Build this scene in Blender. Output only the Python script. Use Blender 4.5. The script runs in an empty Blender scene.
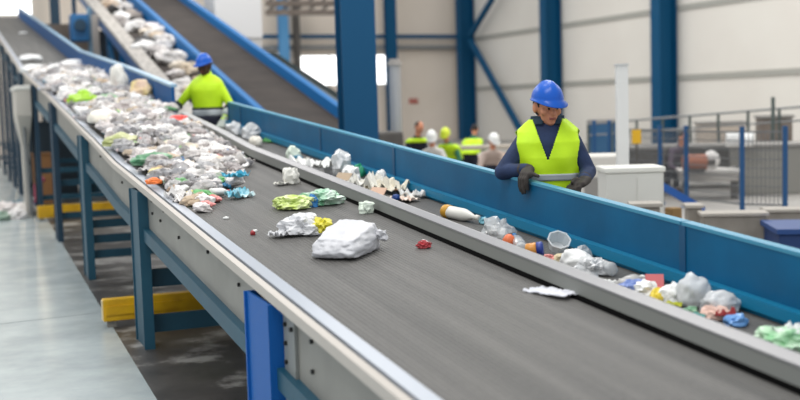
import bpy, bmesh, math, random
import numpy as np
from mathutils import Vector, Matrix, noise, Euler
random.seed(7)
sc = bpy.context.scene
COL = sc.collection
R = math.radians
HC = 1.72                                    # eye height of the camera above the floor

# ------------------------------------------------------------------ camera
F = 1090.0
def hor(x): return 118 - .03 * (x + 60)
def _v(x, y): return np.array([x - 400, 200 - y, F])
CY = _v(-42, hor(-42)); CY /= np.linalg.norm(CY)
CU = np.cross(CY, _v(940, hor(940))); CU = CU if CU[1] > 0 else -CU; CU /= np.linalg.norm(CU)
CX = np.cross(CY, CU); CX = CX if CX[0] > 0 else -CX
ROT = np.array([CX, CY, CU])                 # camera (right, up, forward) -> world
cam_d = bpy.data.cameras.new('camera'); cam = bpy.data.objects.new('camera', cam_d); COL.objects.link(cam)
cam_d.sensor_width = 36; cam_d.lens = 36 * F / 800
cam_d.clip_end = 300
m = Matrix.Identity(4)
for i in range(3):
    m[i][0], m[i][1], m[i][2] = ROT[i][0], ROT[i][1], -ROT[i][2]
m[2][3] = HC
cam.matrix_world = m
cam_d.dof.use_dof = True; cam_d.dof.focus_distance = 6.2; cam_d.dof.aperture_fstop = 1.5
sc.camera = cam
O = np.array([0, 0, HC])
def ray(px, py): return ROT @ _v(px, py)
def onz(px, py, z=0): d = ray(px, py); return Vector(O + d * (z - HC) / d[2])
def onx(px, py, x): d = ray(px, py); return Vector(O + d * x / d[0])
def ony(px, py, y): d = ray(px, py); return Vector(O + d * y / d[1])
def atd(px, py, D): d = ray(px, py) / F; return Vector(O + d * D)

# ------------------------------------------------------------------ conveyor heights
PY = [.3, 5.16, 7.95, 9.3, 10.78, 11.44, 16.34, 22.9, 44]
PZ = [.640, .991, 1.195, 1.292, 1.455, 1.517, 2.02, 2.632, 5.45]
def hz(y): return float(np.interp(y, PY, PZ))
def lz(y): return 1.72 - .859 + .0745 * (y - 3.32)
XL, XB, XC, XW = 1.204, 1.285, 2.335, 3.0      # rail, belt edge, divider, blue wall
def onbelt(px, py, off=0.0):
    d = ray(px, py); t = 1.0 / F
    lo, hi = 1.0 / F, 60.0 / F
    for _ in range(60):
        mid = (lo + hi) / 2; p = O + d * mid
        if p[2] > hz(p[1]) + off: lo = mid
        else: hi = mid
    return Vector(O + d * lo)
def onlane(px, py, off=0.0):
    lo, hi = 1.0 / F, 60.0 / F; d = ray(px, py)
    for _ in range(60):
        mid = (lo + hi) / 2; p = O + d * mid
        if p[2] > lz(p[1]) + off: lo = mid
        else: hi = mid
    return Vector(O + d * lo)

# ------------------------------------------------------------------ materials
def lin(h):
    h = h.lstrip('#'); c = [int(h[i:i + 2], 16) / 255 for i in (0, 2, 4)]
    return tuple(x / 12.92 if x <= .04045 else ((x + .055) / 1.055) ** 2.4 for x in c) + (1,)
MATS = {}
def mat(name, col, rough=.5, metal=0, var=None, vscale=8, bump=0, bscale=60, rand=None, stretch=None, spec=.5, trans=0, emit=0, coat=0):
    if name in MATS: return MATS[name]
    M = bpy.data.materials.new(name); M.use_nodes = True; nt = M.node_tree; N = nt.nodes; L = nt.links
    b = N['Principled BSDF']; b.inputs['Roughness'].default_value = rough; b.inputs['Metallic'].default_value = metal
    b.inputs['Specular IOR Level'].default_value = spec
    if coat: b.inputs['Coat Weight'].default_value = coat; b.inputs['Coat Roughness'].default_value = .15
    b.inputs['Base Color'].default_value = lin(col)
    tc = N.new('ShaderNodeTexCoord'); mp = N.new('ShaderNodeMapping'); L.new(tc.outputs['Object'], mp.inputs[0])
    if stretch: mp.inputs['Scale'].default_value = stretch
    out = None
    if var:
        n = N.new('ShaderNodeTexNoise'); n.inputs['Scale'].default_value = vscale; n.inputs['Detail'].default_value = 5
        L.new(mp.outputs[0], n.inputs['Vector'])
        r = N.new('ShaderNodeValToRGB'); r.color_ramp.elements[0].position = .35; r.color_ramp.elements[1].position = .65
        r.color_ramp.elements[0].color = lin(col); r.color_ramp.elements[1].color = lin(var)
        L.new(n.outputs['Fac'], r.inputs[0]); out = r.outputs[0]
    if rand:
        oi = N.new('ShaderNodeObjectInfo'); r = N.new('ShaderNodeValToRGB'); r.color_ramp.interpolation = 'LINEAR'
        els = r.color_ramp.elements
        for i, h in enumerate(rand):
            p = i / max(1, len(rand) - 1)
            e = els[i] if i < 2 else els.new(p)
            e.position = p; e.color = lin(h)
        L.new(oi.outputs['Random'], r.inputs[0])
        if out:
            mx = N.new('ShaderNodeMix'); mx.data_type = 'RGBA'; mx.blend_type = 'MULTIPLY'; mx.inputs[0].default_value = 1
            L.new(out, mx.inputs[6]); L.new(r.outputs[0], mx.inputs[7]); out = mx.outputs[2]
        else: out = r.outputs[0]
    if out: L.new(out, b.inputs['Base Color'])
    if bump:
        n = N.new('ShaderNodeTexNoise'); n.inputs['Scale'].default_value = bscale; n.inputs['Detail'].default_value = 4
        L.new(mp.outputs[0], n.inputs['Vector'])
        bp = N.new('ShaderNodeBump'); bp.inputs['Strength'].default_value = bump; bp.inputs['Distance'].default_value = .01
        L.new(n.outputs['Fac'], bp.inputs['Height']); L.new(bp.outputs[0], b.inputs['Normal'])
    if trans:
        t = N.new('ShaderNodeBsdfTransparent'); mx = N.new('ShaderNodeMixShader'); mx.inputs[0].default_value = trans
        L.new(b.outputs[0], mx.inputs[1]); L.new(t.outputs[0], mx.inputs[2])
        L.new(mx.outputs[0], N['Material Output'].inputs[0])
    if emit:
        b.inputs['Emission Color'].default_value = lin(col); b.inputs['Emission Strength'].default_value = emit
    MATS[name] = M; return M

BLUE = mat('painted wall blue', '#005e88', .45, var='#01547b', vscale=3, bump=.05, bscale=25, spec=.3)
LEDGE = mat('painted ledge blue', '#0f7196', .4, spec=.3)
LIGHTBLUE = mat('edge blue', '#3d8aa8', .45)
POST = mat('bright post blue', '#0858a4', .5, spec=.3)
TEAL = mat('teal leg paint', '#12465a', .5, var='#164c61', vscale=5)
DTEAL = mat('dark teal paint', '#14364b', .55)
COLB = mat('column blue', '#0c4a70', .55, spec=.25)
WALLCOL = mat('wall column blue', '#06486c', .6, spec=.2)
CBLUE = mat('incline conveyor blue', '#0264a2', .6, spec=.25)
PANEL = mat('grey side panel', '#84827c', .5, var='#8d8b85', vscale=4)
ALU = mat('aluminium rail', '#b4bac4', .35, metal=.35)
STRIP = mat('pale metal strip', '#b9b2aa', .45, metal=.15)
SLOT = mat('dark slot', '#2b2a2c', .7)
CURB = mat('divider steel side', '#7b7d79', .5)
CURBT = mat('divider steel top', '#8c8b8d', .4, metal=.1)
BOLT = mat('dark bolt', '#333333', .5, metal=.6)
YEL = mat('yellow safety paint', '#d9ab0c', .45, var='#c4960c', vscale=6)
WHITEP = mat('white powder coat', '#d3d2cc', .5)
BEIGEP = mat('beige guard paint', '#b9b4ab', .55)
HVB = mat('hi vis yellow', '#c8f012', .6, var='#bfe80c', vscale=9, bump=.15, bscale=22)
BAND = mat('silver reflective tape', '#b3b9bb', .35, metal=.1)
NAVY = mat('navy cloth', '#1f3358', .8, var='#182848', vscale=14, bump=.3, bscale=25)
DNAVY = mat('dark trousers cloth', '#1c2030', .85)
GLOVE = mat('dark work glove', '#3a342f', .8, var='#2c2724', vscale=30, bump=.3, bscale=60)
WGLOVE = mat('pale work glove', '#b9c0b8', .8)
HELMET = mat('blue hard hat', '#0056bd', .3, spec=.35)
WHELMET = mat('white hard hat', '#e6e6e2', .3)
SKIN = mat('skin', '#cb8a6b', .55, spec=.3)
DSKIN = mat('dark skin', '#4a3027', .6, spec=.3)
EYE = mat('dark eye', '#2a1c18', .3)
LIP = mat('lip', '#96524a', .5)
HAIR = mat('dark hair', '#241d1b', .8)
BOOT = mat('black boot', '#1c1b1a', .6)
CREAM = mat('cream wall cladding', '#e4d7c9', .7, var='#e0d3c4', vscale=.6)
CREAMR = mat('pale wall cladding', '#dcd8d0', .7, var='#d8d3cb', vscale=.5)
SEAM = mat('grey panel seam', '#a09f98', .7)
MGREY = mat('machine grey', '#8a8783', .6, var='#807d79', vscale=2)
MDARK = mat('machine dark', '#57534f', .7, var='#4b4744', vscale=2)
BROWN = mat('brown rust', '#7a6f67', .8, var='#6a6058', vscale=3)
GREYT = mat('grey tube', '#7d7f80', .6)
WIN = mat('bright window', '#ffffff', .3, emit=2.2)
BELTD = mat('dark incline belt', '#4d4845', .95, var='#464240', vscale=2, spec=.05)

def belt_material():
    M = bpy.data.materials.new('ribbed rubber belt'); M.use_nodes = True; nt = M.node_tree; N = nt.nodes; L = nt.links
    b = N['Principled BSDF']; b.inputs['Roughness'].default_value = .55; b.inputs['Specular IOR Level'].default_value = .35
    tc = N.new('ShaderNodeTexCoord')
    mp = N.new('ShaderNodeMapping'); mp.inputs['Scale'].default_value = (14, .35, 1); L.new(tc.outputs['Object'], mp.inputs[0])
    n = N.new('ShaderNodeTexNoise'); n.inputs['Scale'].default_value = 1; n.inputs['Detail'].default_value = 6; L.new(mp.outputs[0], n.inputs['Vector'])
    r = N.new('ShaderNodeValToRGB'); e = r.color_ramp.elements
    e[0].position = .3; e[0].color = lin('#4b4a48'); e[1].position = .72; e[1].color = lin('#62605d'); L.new(n.outputs['Fac'], r.inputs[0])
    n2 = N.new('ShaderNodeTexNoise'); n2.inputs['Scale'].default_value = 55; n2.inputs['Detail'].default_value = 3; L.new(tc.outputs['Object'], n2.inputs['Vector'])
    mx = N.new('ShaderNodeMix'); mx.data_type = 'RGBA'; mx.blend_type = 'OVERLAY'; mx.inputs[0].default_value = .35
    L.new(r.outputs[0], mx.inputs[6]); L.new(n2.outputs['Color'], mx.inputs[7])
    bw = N.new('ShaderNodeRGBToBW'); L.new(n2.outputs['Color'], bw.inputs[0]); L.new(bw.outputs[0], mx.inputs[7])
    L.new(mx.outputs[2], b.inputs['Base Color'])
    w = N.new('ShaderNodeTexWave'); w.bands_direction = 'X'; w.inputs['Scale'].default_value = 14; w.inputs['Distortion'].default_value = .3
    L.new(tc.outputs['Object'], w.inputs['Vector'])
    bp = N.new('ShaderNodeBump'); bp.inputs['Strength'].default_value = .55; bp.inputs['Distance'].default_value = .006
    L.new(w.outputs['Fac'], bp.inputs['Height'])
    bp2 = N.new('ShaderNodeBump'); bp2.inputs['Strength'].default_value = .3; bp2.inputs['Distance'].default_value = .004
    L.new(n2.outputs['Fac'], bp2.inputs['Height']); L.new(bp.outputs[0], bp2.inputs['Normal']); L.new(bp2.outputs[0], b.inputs['Normal'])
    return M
BELT = belt_material()

def floor_material(name, c0, c1, rough, vs, c2=None):
    M = bpy.data.materials.new(name); M.use_nodes = True; nt = M.node_tree; N = nt.nodes; L = nt.links
    b = N['Principled BSDF']; b.inputs['Roughness'].default_value = rough
    tc = N.new('ShaderNodeTexCoord')
    n = N.new('ShaderNodeTexNoise'); n.inputs['Scale'].default_value = vs; n.inputs['Detail'].default_value = 7; n.inputs['Roughness'].default_value = .62
    L.new(tc.outputs['Object'], n.inputs['Vector'])
    r = N.new('ShaderNodeValToRGB'); e = r.color_ramp.elements
    e[0].position = .38; e[0].color = lin(c0); e[1].position = .53 if c2 else .62; e[1].color = lin(c1)
    if c2: x = e.new(.62); x.color = lin(c2)
    L.new(n.outputs['Fac'], r.inputs[0]); L.new(r.outputs[0], b.inputs['Base Color'])
    rr = N.new('ShaderNodeMapRange'); rr.inputs[3].default_value = rough - .03; rr.inputs[4].default_value = rough + .06
    L.new(n.outputs['Fac'], rr.inputs[0]); L.new(rr.outputs[0], b.inputs['Roughness'])
    return M

# ------------------------------------------------------------------ object helpers
def tag(o, label=None, cat=None, group=None, kind=None):
    if label: o['label'] = label
    if cat: o['category'] = cat
    if group: o['group'] = group
    if kind: o['kind'] = kind
    return o
def thing(name, label, cat, loc=(0, 0, 0), rz=0, group=None):
    o = bpy.data.objects.new(name, None); COL.objects.link(o); o.empty_display_size = .1
    o.location = loc; o.rotation_euler = (0, 0, rz)
    return tag(o, label, cat, group)
class MB:
    def __init__(s): s.bm = bmesh.new()
    def box(s, lo, hi, bev=0):
        lo, hi = Vector(lo), Vector(hi); c = (lo + hi) / 2; d = hi - lo
        r = bmesh.ops.create_cube(s.bm, size=1, matrix=Matrix.Translation(c) @ Matrix.Diagonal((d.x, d.y, d.z, 1)))
        if bev:
            es = list({e for v in r['verts'] for e in v.link_edges})
            bmesh.ops.bevel(s.bm, geom=es, offset=bev, segments=2, affect='EDGES', profile=.5)
        return s
    def obox(s, c, d, rot):
        bmesh.ops.create_cube(s.bm, size=1, matrix=Matrix.Translation(c) @ rot.to_4x4() @ Matrix.Diagonal((d[0], d[1], d[2], 1))); return s
    def bar(s, p0, p1, w, h=None):
        p0, p1 = Vector(p0), Vector(p1); d = p1 - p0; q = d.to_track_quat('Z', 'Y')
        bmesh.ops.create_cube(s.bm, size=1, matrix=Matrix.Translation((p0 + p1) / 2) @ q.to_matrix().to_4x4() @ Matrix.Diagonal((w, h or w, d.length, 1))); return s
    def tube(s, p0, p1, r0, r1=None, seg=14):
        p0, p1 = Vector(p0), Vector(p1); d = p1 - p0; q = d.to_track_quat('Z', 'Y')
        bmesh.ops.create_cone(s.bm, cap_ends=True, segments=seg, radius1=r0, radius2=r1 if r1 is not None else r0, depth=d.length,
                              matrix=Matrix.Translation((p0 + p1) / 2) @ q.to_matrix().to_4x4()); return s
    def ball(s, c, r, sub=2):
        rr = r if hasattr(r, '__len__') else (r, r, r)
        bmesh.ops.create_icosphere(s.bm, subdivisions=sub, radius=1, matrix=Matrix.Translation(c) @ Matrix.Diagonal((rr[0], rr[1], rr[2], 1))); return s
    def lathe(s, prof, seg=20, cap=True):
        rings = []
        for r, z in prof:
            rings.append([s.bm.verts.new((r * math.cos(2 * math.pi * k / seg), r * math.sin(2 * math.pi * k / seg), z)) for k in range(seg)])
        for a, b in zip(rings, rings[1:]):
            for k in range(seg): s.bm.faces.new((a[k], a[(k + 1) % seg], b[(k + 1) % seg], b[k]))
        if cap:
            s.bm.faces.new(list(reversed(rings[0]))); s.bm.faces.new(rings[-1])
        return s
    def sweep(s, prof, ys, zf):
        """closed cross-section [(x, dz)] carried along y at height zf(y)"""
        rings = [[s.bm.verts.new((x, y, zf(y) + dz)) for x, dz in prof] for y in ys]
        n = len(prof)
        for a, b in zip(rings, rings[1:]):
            for k in range(n): s.bm.faces.new((a[k], a[(k + 1) % n], b[(k + 1) % n], b[k]))
        s.bm.faces.new(rings[0]); s.bm.faces.new(list(reversed(rings[-1]))); return s
    def prism(s, pts, off):
        a = [s.bm.verts.new(p) for p in pts]; b = [s.bm.verts.new(Vector(p) + Vector(off)) for p in pts]; n = len(a)
        s.bm.faces.new(a); s.bm.faces.new(list(reversed(b)))
        for k in range(n): s.bm.faces.new((a[k], b[k], b[(k + 1) % n], a[(k + 1) % n]))
        return s
    def mesh(s, name, m, smooth=False):
        bmesh.ops.recalc_face_normals(s.bm, faces=s.bm.faces)
        me = bpy.data.meshes.new(name); s.bm.to_mesh(me); s.bm.free()
        for mm in (m if isinstance(m, (list, tuple)) else [m]): me.materials.append(mm)
        if smooth:
            for p in me.polygons: p.use_smooth = True
        return me
    def build(s, name, m, parent=None, smooth=False, local=False):
        """vertices are in world space unless local; a child is moved into its parent's space"""
        if parent is not None and not local:
            bmesh.ops.translate(s.bm, verts=s.bm.verts, vec=-Vector(parent.location))
        o = bpy.data.objects.new(name, s.mesh(name, m, smooth)); COL.objects.link(o)
        if parent is not None: o.parent = parent
        return o
def put(name, me, parent=None, loc=(0, 0, 0), rot=(0, 0, 0), scale=1):
    o = bpy.data.objects.new(name, me); COL.objects.link(o); o.location = loc; o.rotation_euler = rot
    o.scale = (scale,) * 3 if not hasattr(scale, '__len__') else scale
    if parent is not None: o.parent = parent
    return o
def copy_tree(o, parent=None):
    c = o.copy(); COL.objects.link(c)
    if parent is not None: c.parent = parent
    for ch in list(o.children): copy_tree(ch, c)
    return c
def struct(o): o['kind'] = 'structure'; return o

# ------------------------------------------------------------------ setting
YB, XR = 47.0, 22.4
FL = floor_material('pale epoxy floor', '#a2acae', '#b6bfc0', .24, 1.4)
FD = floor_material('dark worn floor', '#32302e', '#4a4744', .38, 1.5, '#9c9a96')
FG = floor_material('grey concrete floor', '#8f8c88', '#9b9894', .5, .8)
def flat(name, pts, m, z=0, t=.1):
    b = MB(); b.prism([(x, y, z) for x, y in pts], (0, 0, -t)); return struct(b.build(name, m))
e0, e1 = (.80, -3), (1.42, 26)
flat('floor_1', [(-30, -3), e0, e1, (1.42, 60), (-30, 60)], FL)
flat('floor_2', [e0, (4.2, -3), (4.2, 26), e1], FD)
flat('floor_3', [(4.2, -3), (40, -3), (40, 60), (1.42, 60), (1.42, 26), (4.2, 26)], FG)
b = MB()
p0, p1 = onz(0, 324), onz(97, 313)
d = (p1 - p0).normalized(); b.bar(p0 - d * 4 + Vector((0, 0, .0005)), p1 + Vector((0, 0, .0005)), .012, .003); struct(b.build('trim_1', mat('floor joint', '#7e8688', .6)))

def wall_with_holes():
    """back wall: panes sit in real openings"""
    xs = {-32.0, XR}; zs = {0.0, 13.0}
    holes = []
    for (a, bb, c, dd) in [(-9, 33, -6, 16), (268, 283, 52, 66), (270, 284, 73, 83), (299, 389, 54, 86)]:
        q0, q1 = ony(a, (c + dd) / 2, YB), ony(bb, (c + dd) / 2, YB)
        zt, zb = ony((a + bb) / 2, c, YB).z, ony((a + bb) / 2, dd, YB).z
        holes.append((q0.x, q1.x, zb, zt)); xs |= {q0.x, q1.x}; zs |= {zb, zt}
    xs, zs = sorted(xs), sorted(zs)
    bm = MB()
    for i in range(len(xs) - 1):
        for j in range(len(zs) - 1):
            cx, cz = (xs[i] + xs[i + 1]) / 2, (zs[j] + zs[j + 1]) / 2
            if any(h[0] < cx < h[1] and h[2] < cz < h[3] for h in holes): continue
            bm.box((xs[i], YB, zs[j]), (xs[i + 1], YB + .3, zs[j + 1]))
    struct(bm.build('wall_back', CREAM))
    for k, h in enumerate(holes):
        w = struct(MB().box((h[0], YB + .16, h[2]), (h[1], YB + .2, h[3])).build('window_%d' % (k + 1), WIN))
        fr = MB(); t = .07
        fr.box((h[0], YB + .05, h[2]), (h[0] + t, YB + .16, h[3])); fr.box((h[1] - t, YB + .05, h[2]), (h[1], YB + .16, h[3]))
        fr.box((h[0] + t, YB + .05, h[2]), (h[1] - t, YB + .16, h[2] + t)); fr.box((h[0] + t, YB + .05, h[3] - t), (h[1] - t, YB + .16, h[3]))
        n = max(1, int((h[1] - h[0]) / 1.1))
        for q in range(1, n):
            x = h[0] + (h[1] - h[0]) * q / n; fr.box((x - .03, YB + .06, h[2] + t), (x + .03, YB + .15, h[3] - t))
        f = fr.build('window_frame', mat('pale window frame', '#d8d6d0', .5), w)
wall_with_holes()
struct(MB().box((XR, -3, 0), (XR + .3, YB + .3, 13)).build('wall_right', CREAMR))
# horizontal seams of the cladding on the two walls
k = 2
for px, py in ((663, 10.5), (663, 78.5)):
    z = onx(px, py, XR).z
    struct(MB().box((XR - .05, 5, z - .09), (XR, YB - .05, z + .09)).build('trim_%d' % k, SEAM)); k += 1
z = ony(425, 47, YB).z
struct(MB().box((-32, YB - .05, z - .07), (XR, YB, z + .07)).build('trim_%d' % k, SEAM)); k += 1

# steel frame of the hall: columns with flanges, tubes and braces
def hcolumn(name, label, x, y, w, dp, z1, m, group=None, rz=0):
    t = thing(name, label, 'column', (x, y, 0), rz, group)
    tt = .03
    b = MB(); b.box((-w / 2, -dp / 2, 0), (w / 2, -dp / 2 + tt, z1)); b.build('flange', m, t, local=True)
    b = MB(); b.box((-w / 2, dp / 2 - tt, 0), (w / 2, dp / 2, z1)); b.build('flange', m, t, local=True)
    b = MB(); b.box((-.012, -dp / 2 + tt, 0), (.012, dp / 2 - tt, z1)); b.build('web', m, t, local=True)
    b = MB(); b.box((-w / 2 - .06, -dp / 2 - .06, 0), (w / 2 + .06, dp / 2 + .06, .03)); b.build('base_plate', m, t, local=True)
    return t
for px, lab in ((465, 'blue steel column in the far corner where the braces meet'),
                (550, 'blue steel wall column straight above the hard hat of the worker in the vest'),
                (663, 'blue steel wall column behind the white pole and cabinet')):
    p = onx(px, 60, XR - .45)
    yy = min(p.y, YB - .45)
    t = thing('wall_column', lab, 'column', (XR - .4, yy, 0), 0)
    w = .52
    MB().box((-.36, -w / 2, 0), (-.33, w / 2, 12.8)).build('flange', WALLCOL, t, local=True)
    MB().box((.30, -w / 2, 0), (.33, w / 2, 12.8)).build('flange', WALLCOL, t, local=True)
    MB().box((-.33, -.012, 0), (.30, .012, 12.8)).build('web', WALLCOL, t, local=True)
    MB().box((-.40, -w / 2 - .05, 0), (.36, w / 2 + .05, .03)).build('base_plate', WALLCOL, t, local=True)
def beam(name, label, cat, p0, p1, w, m, h=None, group=None, tube=False):
    b = MB(); (b.tube(p0, p1, w / 2) if tube else b.bar(p0, p1, w, h)); o = b.build(name, m); return tag(o, label, cat, group)
XBR = XR - .5
beam('diagonal_brace', 'blue diagonal brace rising right from the corner column joint', 'brace', onx(470, 36, XBR), onx(500, -14, XBR), .2, WALLCOL)
beam('diagonal_brace', 'blue diagonal brace falling right from the corner column joint', 'brace', onx(470, 40, XBR), onx(526, 140, XBR), .22, WALLCOL)
beam('tie_beam', 'long blue horizontal tube high across the back wall', 'beam', ony(262, 36.5, YB - .5), ony(460, 36.5, YB - .5), .17, WALLCOL)
beam('tie_beam', 'grey horizontal tube across the back wall under the blue one', 'beam', ony(262, 47.5, YB - .3), ony(460, 47, YB - .3), .16, GREYT)
for (px, w, m, lab) in ((57, .36, DTEAL, 'dark teal column on the back wall at the top of the loaded belt'),
                      (284, .42, mat('sky blue paint', '#4f8fc0', .5), 'light blue column in front of the back windows'),
                      (297, .24, MDARK, 'thin dark post beside the light blue column'),
                      (391, .5, WALLCOL, 'blue column on the back wall right of the big blue column'),
                      (216, .4, DTEAL, 'dark teal column above the sloping grey belt')):
    p = ony(px, 50, YB - .9)
    hcolumn('wall_post', lab, p.x, p.y, w, .3, 12, m)
for i, (y0, lab) in enumerate(((5, 'brown roof girder high up at the back, lower of two'), (15, 'brown roof girder high up at the back, upper of two'))):
    p0, p1 = ony(266, 17 - y0 * .9, 44), ony(345, 17 - y0 * .9, 44)
    t = thing('roof_girder', lab, 'beam', p0)
    MB().bar(p0, p1, .22, .22).build('chord', BROWN, t)
    b = MB()
    n = 6
    for q in range(n):
        a = p0.lerp(p1, q / n); c = p0.lerp(p1, (q + 1) / n); b.bar(a, c + Vector((0, 0, .42)), .1, .1)
    b.build('lattice', MDARK, t)
# big blue column in front of the sloping conveyors
p = atd(358, 120, 14.0)
hcolumn('steel_column', 'big dark blue steel column in front of the sloping conveyors', p.x, p.y, .44, .42, 9, COLB, rz=R(-8))

# ------------------------------------------------------------------ main sorting conveyor
ys = sorted(set([.5, 1.5, 3, 5.16, 6.5, 7.95, 8.6, 9.3, 10, 10.78, 11.44, 13, 14.6, 16.34, 18.5, 20.5, 21.8, 22.9, 24, 26, 30, 36, 44]))
conv = thing('sorting_conveyor', 'long wide conveyor with a ribbed dark belt carrying the heap of plastic litter', 'conveyor', (1.8, 8, 0))
MB().sweep([(XB - .02, -.012), (XC + .02, -.012), (XC + .02, 0), (XB - .02, 0)], ys, hz).build('belt', BELT, conv)
MB().sweep([(XL, -.02), (XB, -.02), (XB, .012), (XL, .028)], ys, hz).build('side_rail', ALU, conv)
MB().sweep([(XL - .012, -.02), (XL, -.02), (XL, .012), (XL - .012, .012)], ys, hz).build('rail_slot', SLOT, conv)
MB().sweep([(XL - .038, -.03), (XL - .012, -.03), (XL - .012, .022), (XL - .038, .014)], ys, hz).build('edge_strip', STRIP, conv)
MB().sweep([(XL + .025, -.31), (XL + .038, -.31), (XL + .038, -.02), (XL + .025, -.02)], ys, hz).build('side_panel', PANEL, conv)
MB().sweep([(XL - .02, -.40), (XL + .05, -.40), (XL + .05, -.385), (XL - .006, -.385), (XL - .006, -.325), (XL + .05, -.325), (XL + .05, -.31), (XL - .02, -.31)], ys, hz).build('support_beam', TEAL, conv)
MB().sweep([(XC + .30, -.35), (XC + .36, -.35), (XC + .36, -.2), (XC + .30, -.2)], ys, hz).build('support_beam', TEAL, conv)
# divider rail between the wide belt and the narrow lane
ysd = [y for y in ys if y <= 12] + [12.4]
MB().sweep([(XC, .012), (XC + .006, .075), (XC + .05, .09), (XC + .06, .012)], ysd, hz).build('divider_rail', CURB, conv)
MB().sweep([(XC + .002, .0755), (XC + .05, .0905), (XC + .064, .086), (XC + .064, .0955), (XC + .05, .0965), (XC + .002, .083)], ysd, hz).build('divider_cap', CURBT, conv)
MB().sweep([(XC - .02, .001), (XC + .0, .001), (XC + .0, .016), (XC - .018, .004)], ysd, hz).build('rubber_seal', mat('black rubber seal', '#050505', .9, spec=.05), conv)
# raised blue side wall of the upper part
ysu = [12.9] + [y for y in ys if y > 12.95]
MB().sweep([(XC, -.15), (XC + .04, -.15), (XC + .04, .33), (XC + .0, .33)], ysu, hz).build('blue_side_wall', mat('upper wall blue', '#0c4d84', .6, spec=.2), conv)
MB().sweep([(XC - .012, .33), (XC + .07, .33), (XC + .07, .362), (XC - .012, .362)], ysu, hz).build('wall_cap', mat('pale blue cap', '#7fa3bd', .4), conv)
# legs: deep H sections standing outside the panel
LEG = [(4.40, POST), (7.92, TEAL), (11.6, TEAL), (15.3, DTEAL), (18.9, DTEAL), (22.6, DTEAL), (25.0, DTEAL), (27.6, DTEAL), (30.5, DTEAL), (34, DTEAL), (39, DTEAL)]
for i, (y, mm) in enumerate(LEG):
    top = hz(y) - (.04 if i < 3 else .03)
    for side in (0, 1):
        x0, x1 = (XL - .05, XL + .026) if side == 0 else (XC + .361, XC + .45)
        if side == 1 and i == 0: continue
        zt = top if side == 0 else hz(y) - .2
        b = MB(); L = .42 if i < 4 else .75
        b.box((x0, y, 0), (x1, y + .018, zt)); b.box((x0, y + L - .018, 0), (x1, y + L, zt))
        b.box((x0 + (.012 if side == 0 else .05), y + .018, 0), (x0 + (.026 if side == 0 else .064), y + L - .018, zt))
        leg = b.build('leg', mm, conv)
        if i < 4:
            MB().box((x0 - .06, y - .06, 0), (x1 + .05, y + L + .06, .012)).build('foot_plate', mat('rusty foot plate', '#6d6258', .7), leg)
        if side == 0 and i < 4:
            MB().box((x0 - .006, y - .006, zt), (x1, y + L + .006, zt + .008)).build('leg_cap', mat('light blue leg cap', '#5d9ec6', .4) if i else mat('bright blue leg cap', '#5aa5e6', .4), leg)
    zs_ = [.09, .43] if i == 1 else ([.2, .36, .52, .9] if i == 2 else [.3, .75])
    if i == 0: continue
    for z in zs_:
        h = .13 if i == 1 else .085
        MB().box((XL + .026, y + .16, z), (XC + .361, y + .2, z + h)).build('cross_member', TEAL, conv)
# bracket with bolt holes beside the nearest leg, bolts along the panel
y = 4.54
MB().box((XL + .01, 4.22, hz(4.3) - .45), (XL + .024, 4.38, hz(4.3) - .07)).build('bolt_bracket', mat('grey bracket', '#8d8f8c', .5, metal=.3), conv)
bolts = [(4.34, -.11), (4.34, -.19), (4.34, -.27), (4.25, -.11), (4.02, -.1), (4.02, -.22), (5.2, -.13), (5.9, -.10), (6.75, -.17), (7.25, -.08), (7.4, -.17), (7.72, -.08), (7.72, -.17), (9.2, -.14), (10.6, -.12)]
for y, dz in bolts:
    xo = XL + .01 if 4.2 < y < 4.38 else XL + .025
    MB().tube((xo - .012, y, hz(y) + dz), (xo + .002, y, hz(y) + dz), .010, seg=8).build('bolt', BOLT, conv)

# narrow side lane with the blue wall
lane = thing('side_conveyor', 'narrow dark belt lane beside the tall blue wall, strewn with litter', 'conveyor', (2.7, 8, 0))
yl = [.8, 4, 8, 12.9]
MB().sweep([(XC + .062, -.067), (XW - .02, -.067), (XW - .02, -.055), (XC + .062, -.055)], yl, lz).build('belt', BELT, lane)
MB().sweep([(XW - .035, -.12), (XW + .0, -.12), (XW + .0, .012), (XW - .05, .012), (XW - .055, -.034), (XW - .035, -.034)], yl, lz).build('ledge', LEDGE, lane)
seams = [.8, 4.07, 7.58, 9.35, 12.3, 12.9]
for a, c in zip(seams, seams[1:]):
    MB().sweep([(XW, -.1), (XW + .025, -.1), (XW + .025, .222), (XW, .222)], [a + .006, c - .006], lz).build('wall_panel', BLUE, lane)
    MB().sweep([(XW - .004, .222), (XW + .05, .222), (XW + .05, .238), (XW - .004, .238)], [a + .006, c - .006], lz).build('wall_cap', LIGHTBLUE, lane)
for s in seams[1:]:
    MB().sweep([(XW - .006, .0), (XW, .0), (XW, .222), (XW - .006, .222)], [s - .035, s + .01], lz).build('seam_plate', mat('seam blue', '#0a4a70', .45), lane)
for y in (2.0, 5.0, 8.3, 10.6, 12.8):
    MB().box((XW + .03, y, 0), (XW + .13, y + .1, lz(y) + .1)).build('leg', TEAL, lane)
    MB().box((XW - .02, y, lz(y) - .14), (XW + .13, y + .1, lz(y) - .1)).build('bracket', TEAL, lane)
for y in (5.9, 6.4):
    MB().box((XW - .11, y, lz(y) - .054), (XW - .05, y + .05, lz(y) - .03)).build('ledge_clip', LEDGE, lane)

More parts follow.
